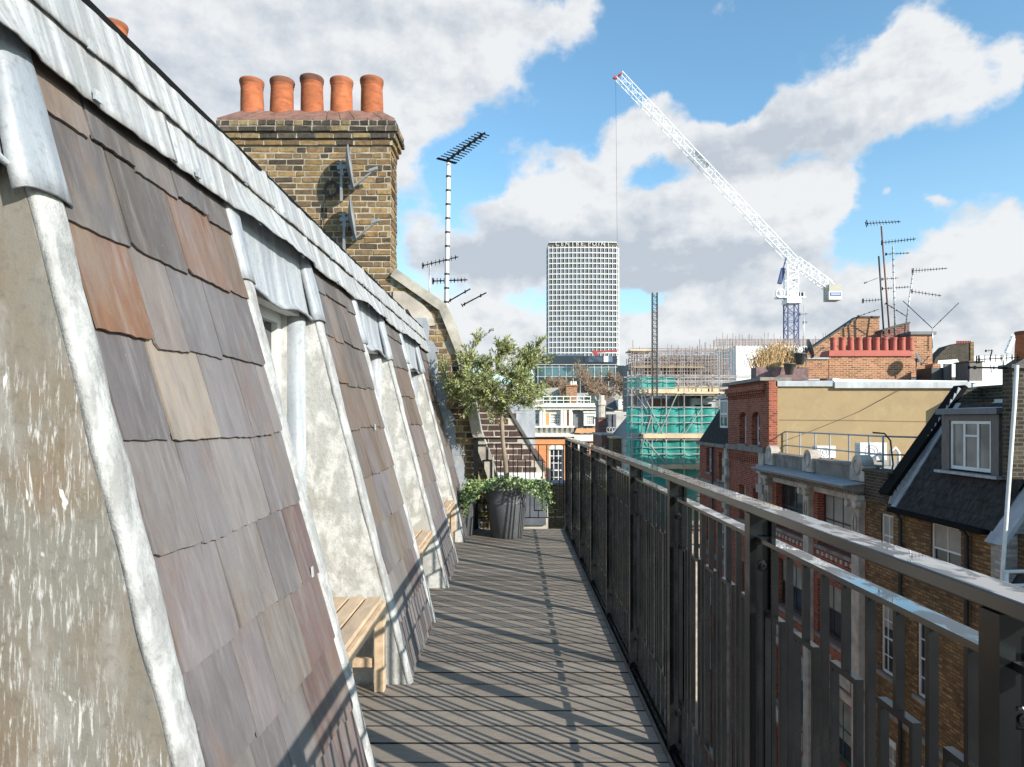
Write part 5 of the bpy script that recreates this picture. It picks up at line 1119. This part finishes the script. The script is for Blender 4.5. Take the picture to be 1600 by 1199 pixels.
m = MB(); q = [wx(1421, 28.2), wx(1461, 28.2)]; m.box(q[0], q[1], 28.1, 29.1, wz(523.8, 28.2), wz(519, 28.2)); tag(m.build('stack_cap', 'lead_dark'), 'flat dark lead slab capping the stack right of the red pots', 'slab')
gable('parapet_wall', 'low brick parapet with grey coping left of the long stack', [(1240, 592), (1240, 562), (1272, 562), (1294, 562), (1294, 592)], 26.5, .35, 'brick_orange', 'lead_grey')
gable('parapet_wall', 'short brick pier beside the flat-capped stack', [(1457.5, 590), (1457.5, 569), (1470, 569), (1470, 590)], 26.5, .5, 'brick_orange', None)
dish(W(1263, 546, 26), 0, 'large dark satellite dish left of the orange gable', 1.15, R(75), 'planter_grey', 'skyline dishes', False)
dish(W(1434, 562, 26.5), 0, 'round grey satellite dish in front of the flat-capped brick stack', .8, R(25), 'planter_grey', 'skyline dishes', False)
for k, (px, lb) in enumerate(((1250, 'dark tapered pot below the large satellite dish'), (1233, 'dark tapered pot left of the large satellite dish'))):
    Yp = 25.6; m = MB(); m.sm = True; m.lathe([(.13, 0), (.2, .38), (.22, .38), (.22, .42), (.18, .42)], W(px, 582 if k else 566, Yp) - Vector((0, 0, .1)), 14); tag(m.build('plant_pot', 'planter_grey'), lb, 'plant pot', 'dark pots on the red tower roof')
Y = 29.; ZB = wz(520, Y)
aerial('television_aerial', 'tallest rust brown mast above the red pots, carrying three aerials', W(1390, 522, Y), W(1377, 354, Y), .035, [(W(1354, 350, Y), W(1407, 347, Y), 11, .28, .16, .014, (0, .4, .9)), (W(1378, 380, Y), W(1431, 374, Y), 11, .2, .16, .014, (0, 0, 1)), (W(1384, 398, Y), W(1421, 396, Y), 7, .12, .1, .012, (0, 0, 1))], False, 'pole_brown', 'skyline aerials')
aerial('television_aerial', 'dark mast just left of the tallest one above the red pots', W(1381, 522, Y), W(1373, 401, Y), .035, [(W(1351, 443, Y), W(1372, 435, Y), 2, .1, .1, .01, (0, 1, 0)), (W(1348, 471, Y), W(1376, 469, Y), 6, .2, .1, .012, (0, 0, 1)), (W(1341, 495, Y), W(1373, 484, Y), 8, .16, .12, .012, None)], False, 'cable_black', 'skyline aerials')
aerial('television_aerial', 'pale banded mast right of the tallest one above the red pots', W(1399, 527, Y), W(1395, 386, Y), .035, [(W(1378, 452, Y), W(1421, 449, Y), 10, .14, .12, .012, (0, 0, 1)), (W(1378, 437, Y), W(1404, 435, Y), 4, .12, .1, .01, (0, 0, 1)), (W(1384, 475, Y), W(1416, 495, Y), 8, .14, .1, .012, None)], True, 'steel_light', 'skyline aerials')
aerial('television_aerial', 'leaning pale mast furthest right above the red pots with two aerials', W(1414, 520, Y), W(1427, 423, Y), .03, [(W(1426, 424, Y), W(1480, 420, Y), 12, .22, .08, .012, (0, 0, 1)), (W(1424, 456, Y), W(1471, 463, Y), 9, .2, .14, .012, (0, 0, 1))], True, 'steel_light', 'skyline aerials')
aerial('television_aerial', 'v-shaped pair of thin rods on a pale post by the flat-capped stack', W(1457, 545, Y - .9), W(1457, 513, Y - .9), .02, [(W(1457, 514, Y - .9), W(1411, 471, Y - .9), 1, .02, .02, .012, (0, 1, 0)), (W(1457, 514, Y - .9), W(1498, 474, Y - .9), 1, .02, .02, .012, (0, 1, 0))], False, 'steel_light', 'skyline aerials')
aerial('television_aerial', 'thin mast with small crossed rods just right of the crane tower', W(1256, 560, 40), W(1256, 478, 40), .02, [(W(1249, 492, 40), W(1263, 491, 40), 2, .2, .2, .012, (0, 0, 1)), (W(1255, 505, 40), W(1262, 504, 40), 2, .2, .2, .012, (0, 0, 1))], False, 'steel_light', 'skyline aerials')
# right skyline
Y = 40.; o = gable('brick_gable', 'dark brick gable with a row of red pots on the right skyline', [(1458, 572), (1462, 560), (1480, 542), (1497, 537), (1517, 536), (1520, 536), (1520, 600), (1458, 600)], Y, .8, 'brick_dark', None)
m = MB(); m.box(wx(1515.5, Y), wx(1521, Y), Y - .05, Y - .001, wz(600, Y), wz(535, Y)); m.build('sunlit_edge', 'brick_tan', o)
for k in range(9): pot(o, (wx(1495.5 + 2.6 * k, Y + .4), Y + .4, wz(537, Y) - .02), .045 * 1.0, .2, 'pot_red', n=8)
Y = 34.; o = thing('glass_rooflight', 'white hipped rooflight in front of the dark gable on the right', 'rooflight', W(1478, 580, Y)); m = MB(); m.hexa([W(1460, 590, Y), W(1512, 590, Y), W(1512, 590, Y + 2), W(1460, 590, Y + 2), W(1466, 564, Y + .6), W(1496, 562, Y + .6), W(1496, 562, Y + 1.6), W(1466, 564, Y + 1.6)]); m.build('hipped_roof', 'white_paint', o)
m = MB(); m.box(wx(1462, Y - 1), wx(1516, Y - 1), Y - 1, Y - .9, wz(572, Y - 1), wz(571, Y - 1)); m.build('frame_bar', 'steel_light', o)
Y = 24.9; o = thing('roof_hatch', 'weathered grey timber box standing at the right end of the tan wall', 'hatch', W(1527, 597, Y)); m = MB(); m.box(wx(1515, Y), wx(1535, Y), Y, Y + .8, wz(596, Y), wz(566.5, Y)); m.build('boarding', 'timber_grey', o); m = MB(); m.box(wx(1513, Y), wx(1536, Y), Y - .05, Y + .85, wz(566.4, Y), wz(564.5, Y)); m.build('lid', 'dark_stone', o); m = MB(); m.box(wx(1513, Y), wx(1537, Y), Y - .06, Y + .8, wz(599, Y), wz(596.1, Y)); m.build('flashing', 'white_paint', o)
m = MB(); m.box(wx(1482, Y), wx(1503, Y), Y + 1, Y + 2, wz(596, Y), wz(572, Y)); tag(m.build('dark_shelter', 'cable_black'), 'black open shelter behind the right end of the tan wall', 'shelter')
m = MB(); m.box(wx(1500, Y), wx(1512, Y), Y + .9, Y + .98, wz(594, Y), wz(566, Y)); tag(m.build('timber_post', 'timber_grey'), 'grey board upright beside the weathered timber box', 'post')
m = MB(); m.box(16.02, 22, 23, 24.5, 2.2, 2.42); m.box(16.02, 22, 23, 23.1, -.5, 2.2); tag(m.build('lead_roof', 'lead_dark'), 'low dark lead roof right of the tan wall coping', 'roof')
Y = 60.; m = MB(); m.box(wx(1521, Y), wx(1600, Y), Y, Y + 12, GZ, wz(557, Y)); tag(m.build('white_warehouse', 'white_sheet'), 'long white roofed building on the right skyline behind the bent aerial', 'building')
aerial('television_aerial', 'bent thin aerial pole in front of the long white roof on the right', W(1549, 583, 30), W(1547, 560, 30), .02, [(W(1547, 560, 30), W(1550, 549, 30), 1, .1, .1, .02, (0, 0, 1)), (W(1540, 549, 30), W(1552, 548, 30), 3, .1, .1, .012, (0, 0, 1))], False, 'steel_light', 'skyline aerials')
m = MB(); lattice(m, W(1573, 552, 120), W(1585, 524, 120), .5, .5, 8, .12, .08); tag(m.build('crane_jib', 'crane_white'), 'faint tip of a far white crane jib at the right edge', 'crane')
# ------------------------------------------------------------------ LUFFING CRANE
Y = 150.; k_ = Y / F; cr = thing('tower_crane', 'white luffing tower crane on a blue mast, jib raised to the left', 'crane', W(1236, 560, Y))
m = MB(); lattice(m, W(1236, 700, Y), W(1236, 475, Y), 2.3, 2.3, 16, .24, .10); m.build('mast', 'crane_blue', cr)
m = MB(); lattice(m, W(1236, 470, Y), W(1236, 415, Y), 2.3, 2.0, 5, .22, .12); m.build('tower_head', 'crane_white', cr)
m = MB(); m.box(wx(1226, Y), wx(1248, Y), Y - 1.6, Y + 1.6, wz(476, Y), wz(469, Y)); m.tube([W(1236, 469, Y), W(1236, 456, Y)], 1.3, 12); m.box(wx(1240, Y), wx(1256, Y), Y - 1.2, Y + 1.2, wz(467, Y), wz(465, Y))
for px in (1246, 1251, 1256): m.beam(W(px, 467, Y - 1.2), W(px, 456, Y - 1.2), .12)
m.beam(W(1240, 457, Y - 1.2), W(1256, 457, Y - 1.2), .12); m.box(wx(1213, Y), wx(1228, Y), Y - 1.2, Y + 1.2, wz(467, Y), wz(464.5, Y)); m.build('slewing_platform', 'crane_white', cr)
m = MB(); m.box(wx(1246, Y), wx(1253, Y), Y - .9, Y + .9, wz(464.5, Y), wz(457, Y)); m.build('operator_cab', 'glass_black', cr)
m = MB(); m.sm = True; m.tube([W(1219, 459, Y - 1) + Vector((math.cos(a) * .95, 0, math.sin(a) * .95)) for a in [2 * math.pi * i / 16 for i in range(17)]], .18, 6); m.tube([W(1219, 459, Y - .9), W(1219, 459, Y + .9)], .6, 12); m.build('winch_drum', 'crane_white', cr)
m = MB(); m.beam(W(1218, 444, Y), W(1224, 420, Y), .8, .8); m.beam(W(1224, 420, Y), W(1229, 402, Y), .25); m.build('luffing_ram', 'crane_blue', cr)
J0, J1 = W(1240, 411, Y), W(967, 119, Y)
m = MB(); up = Vector((.73, 0, .68)); lattice(m, J0 + up * .2, J1, 1.6, 1.75, 34, .115, .048, False, up)
a_, b_ = J0.lerp(J1, .50), J0.lerp(J1, .58); m.beam(a_ + up * .9, b_ + up * .9, 1.7, .1, up=up); m.build('jib', 'crane_white', cr)
m = MB(); m.beam(J1 + up * 1.0, J1 - up * .9, .4); m.beam(J1 - up * .9, J1 - up * .9 + Vector((-.6, 0, .3)), .5); m.build('jib_tip', 'red_paint', cr)
K1 = W(1294, 447, Y); m = MB(); lattice(m, J0 + up * .4, K1, 1.8, 1.9, 8, .14, .07, False, Vector((.6, 0, .8)))
m.beam(W(1262, 410, Y), W(1304, 445, Y), .1); m.beam(W(1262, 410, Y), W(1256, 424, Y), .1); m.build('counter_jib', 'crane_white', cr)
m = MB(); m.box(wx(1291, Y), wx(1310, Y), Y - 1.4, Y + 1.4, wz(471, Y), wz(447, Y)); cw = m.build('counterweight', 'crane_grey', cr)
m = MB(); m.box(wx(1290.5, Y), wx(1310.5, Y), Y - 1.45, Y - 1.401, wz(470, Y), wz(458, Y)); m.build('white_board', 'crane_white', cw)
m = MB(); m.box(wx(1292, Y), wx(1309.5, Y), Y - 1.5, Y - 1.451, wz(465, Y), wz(459.5, Y)); m.build('blue_sign', 'sign_blue', cw)
m = MB()
for k in range(9): m.box(wx(1294 + 1.6 * k, Y), wx(1295.1 + 1.6 * k, Y), Y - 1.52, Y - 1.501, wz(463, Y), wz(461.5, Y))
m.build('sign_lettering', 'crane_white', cw)
m = MB(); m.tube([W(962, 122, Y), W(966, 560, Y)], .028, 4); m.build('hoist_rope', 'cable_black', cr)
# ------------------------------------------------------------------ OFFICE TOWER
Y = 385.; TX0, TX1 = wx(857.5, Y), wx(963.5, Y); TZ = wz(381, Y); tt = thing('office_tower', 'tall white gridded concrete office tower with lettering along its crown', 'tower', ((TX0 + TX1) / 2, Y, GZ))
def ty(x): u = (x - TX0) / (TX1 - TX0) * 2 - 1; return Y + .9 * u * u - .9
NC, NR = 17, 37; fl = (TZ - wz(387, Y)); H0 = wz(640, Y); zs0 = wz(388, Y); ph = 2.96
m = MB()
pl = [(TX0 + (TX1 - TX0) * i / 17, ty(TX0 + (TX1 - TX0) * i / 17) + .9) for i in range(18)] + [(TX1 + 1.9, Y + 6), (TX1 + 1.9, Y + 12), (TX1, Y + 18), (TX0, Y + 18), (TX0 - .6, Y + 12), (TX0 - .6, Y + 6)]
m.prism(pl, lambda u, d_, z: (u, z, d_), GZ, TZ - 1); m.build('glazing', 'glass_blue', tt)
m = MB()
def tz(k): return zs0 - ph * k
for c in range(NC + 1):
    x = TX0 + (TX1 - TX0) * c / NC; m.box(x - .21, x + .21, ty(x), ty(x) + 1.0, GZ, TZ - 1.4)
for c in range(NC):
    x0, x1 = TX0 + (TX1 - TX0) * c / NC, TX0 + (TX1 - TX0) * (c + 1) / NC; xm = (x0 + x1) / 2; m.box(xm - .06, xm + .06, ty(xm) + .4, ty(xm) + .95, GZ, TZ - 1.4)
    for r in range(NR): z = tz(r); m.hexa([(x0 + .21, ty(x0) + .05, z - .30), (x1 - .21, ty(x1) + .05, z - .30), (x1 - .21, ty(x1) + 1, z - .30), (x0 + .21, ty(x0) + 1, z - .30), (x0 + .21, ty(x0) + .05, z + .30), (x1 - .21, ty(x1) + .05, z + .30), (x1 - .21, ty(x1) + 1, z + .30), (x0 + .21, ty(x0) + 1, z + .30)])
for r in range(NR):
    z = tz(r)
    for (a, b_) in (((TX1 + .28, Y + .4), (TX1 + 2.05, Y + 6)), ((TX1 + 2.0, Y + 6), (TX1 + 2.0, Y + 12)), ((TX0 - .1, Y + .4), (TX0 - .8, Y + 6))):
        m.beam((a[0], a[1], z), (b_[0], b_[1], z), .5, .8)
for p in ((TX1 + 1.1, Y + 3.2), (TX1 + 2.1, Y + 6), (TX1 + 2.1, Y + 9), (TX0 - .5, Y + 3.2), (TX0 - .8, Y + 6)): m.beam((p[0], p[1], GZ), (p[0], p[1], TZ - 1.4), .5)
m.build('concrete_grid', 'tower_white', tt)
m = MB(); pl2 = [(TX0 + (TX1 - TX0) * i / 17, ty(TX0 + (TX1 - TX0) * i / 17) + .4) for i in range(18)] + [(TX1 + 1.6, Y + 6), (TX1, Y + 17), (TX0, Y + 17), (TX0 - .3, Y + 6)]
m.prism(pl2, lambda u, d_, z: (u, z, d_), TZ - 2.4, TZ + .3); m.build('crown_band', 'dark_stone', tt)
m = MB(); m.prism([(a, b_ - .6) if b_ < Y + 3 else (a, b_) for a, b_ in pl2], lambda u, d_, z: (u, z, d_), TZ + .302, TZ + .8); m.box(wx(876, Y), wx(942, Y), Y + 3, Y + 12, TZ + .8, wz(376.3, Y)); m.build('roof_slab', 'tower_white', tt)
cu = bpy.data.curves.new('lettering', 'FONT'); cu.body = 'CENTRE POINT'; cu.size = 3.0; cu.extrude = .12; cu.space_character = 1.45; cu.align_x = 'CENTER'; cu.align_y = 'BOTTOM'
tmp = bpy.data.objects.new('tmp', cu); C.objects.link(tmp); bpy.context.view_layer.update(); me = bpy.data.meshes.new_from_object(tmp.evaluated_get(bpy.context.evaluated_depsgraph_get())); bpy.data.objects.remove(tmp)
xs = [v.co.x for v in me.vertices]; k = (wx(953, Y) - wx(868, Y)) / (max(xs) - min(xs)); cx_ = (max(xs) + min(xs)) / 2
for v in me.vertices:
    X_ = (v.co.x - cx_) * k + wx(910.5, Y); v.co = Vector((X_, ty(X_) - .25 - v.co.z, TZ - 2.1 + v.co.y)) - ORG[tt.name]
me.materials.clear(); me.materials.append(M['tower_white']); lo = bpy.data.objects.new('lettering', me); C.objects.link(lo); lo.parent = tt
# dark glass block below the tower
Y = 300.; bg_ = thing('glass_office_block', 'low dark glass office block at the foot of the white tower', 'building', (wx(905, Y), Y, GZ))
m = MB(); m.box(wx(835, Y), wx(964, Y), Y, Y + 14, GZ, wz(557, Y)); m.box(wx(964.2, Y), wx(977, Y), Y + 3, Y + 14, GZ, wz(571, Y)); m.build('facade', 'glass_black', bg_)
m = MB(); m.box(wx(843, Y), wx(913, Y), Y + 2, Y + 12, wz(556.8, Y), wz(553.5, Y)); m.box(wx(913.2, Y), wx(957, Y), Y - .5, Y + 5, wz(566.5, Y), wz(557.5, Y)); m.build('upper_glazing', 'glass_blue', bg_)
m = MB(); m.box(wx(840, Y), wx(962, Y), Y - .4, Y - .01, wz(590, Y), wz(575, Y)); m.build('glass_band', 'glass_teal', bg_)
m = MB(); m.box(wx(943, Y), wx(950, Y), Y - .9, Y - .51, wz(566.5, Y), wz(557.5, Y)); m.build('white_panel', 'white_sheet', bg_)
m = MB()
for k in range(12): x = wx(840 + 11 * k, Y); m.box(x, x + .25, Y - .7, Y - .41, GZ, wz(572, Y))
for py in (571, 575, 590): m.box(wx(838, Y), wx(964, Y), Y - .75, Y - .705, wz(py, Y), wz(py, Y) + .25)
m.build('mullions', 'steel_light', bg_)
Y = 290.; m = MB(); m.beam(W(926, 551, Y), W(964, 549, Y), .7); m.beam(W(926, 549, Y), W(934, 556, Y), 1.0); m.build('tmp', 'red_paint'); o = bpy.data.objects['tmp']; o.name = 'crane_jib'; tag(o, 'small red crane jib lying across the foot of the white tower', 'crane')
# ------------------------------------------------------------------ bare winter trees
def bare(px, py_top, Y, wpx, seed, label, twig='twig', n=900):
    X = wx(px, Y); zt = wz(py_top, Y); zb = GZ; Wd = wpx * Y / F / 2; rr = random.Random(seed)
    o = thing('bare_tree', label, 'tree', (X, Y, zb), 'bare winter trees before the tower'); m = MB(); zc = zt - Wd * .9
    m.tube([(X, Y, zb), (X, Y, zc - Wd * .6)], [.5, .35], 6); m.build('trunk', 'bark', o); m = MB(); root = Vector((X, Y, zc - Wd * .6)); nodes = [root]
    for k in range(46):
        v = rv(rr).normalized() * rr.uniform(.5, 1); t_ = Vector((X + v.x * Wd, Y + v.y * Wd, zc + v.z * Wd * .9)); q = min(nodes, key=lambda a: (a - t_).length + (a - root).length * .3); mid = q.lerp(t_, .5) + rv(rr) * .15 * Wd * .3
        m.tube([q, mid, t_], [.13, .09, .04], 3, False); nodes += [mid, t_]
    for k in range(n):
        q = rr.choice(nodes); e = q + rv(rr) * Wd * .13 + Vector((0, 0, Wd * .1)); m.beam(q, e, .05); e2 = e + rv(rr) * Wd * .09 + Vector((0, 0, Wd * .05)); m.beam(e, e2, .035)
    m.build('crown', twig, o)
bare(908, 573, 125, 72, 1, 'wide bare tree with warm brown twigs at the foot of the tower'); bare(872, 585, 118, 46, 2, 'smaller bare tree left of the wide brown one'); bare(950, 583, 130, 52, 3, 'bare tree right of the wide brown one')
bare(976, 588, 110, 30, 4, 'small bare tree nearest the green netting', n=500); bare(1000, 585, 120, 30, 5, 'bare tree partly behind the scaffold', n=500)
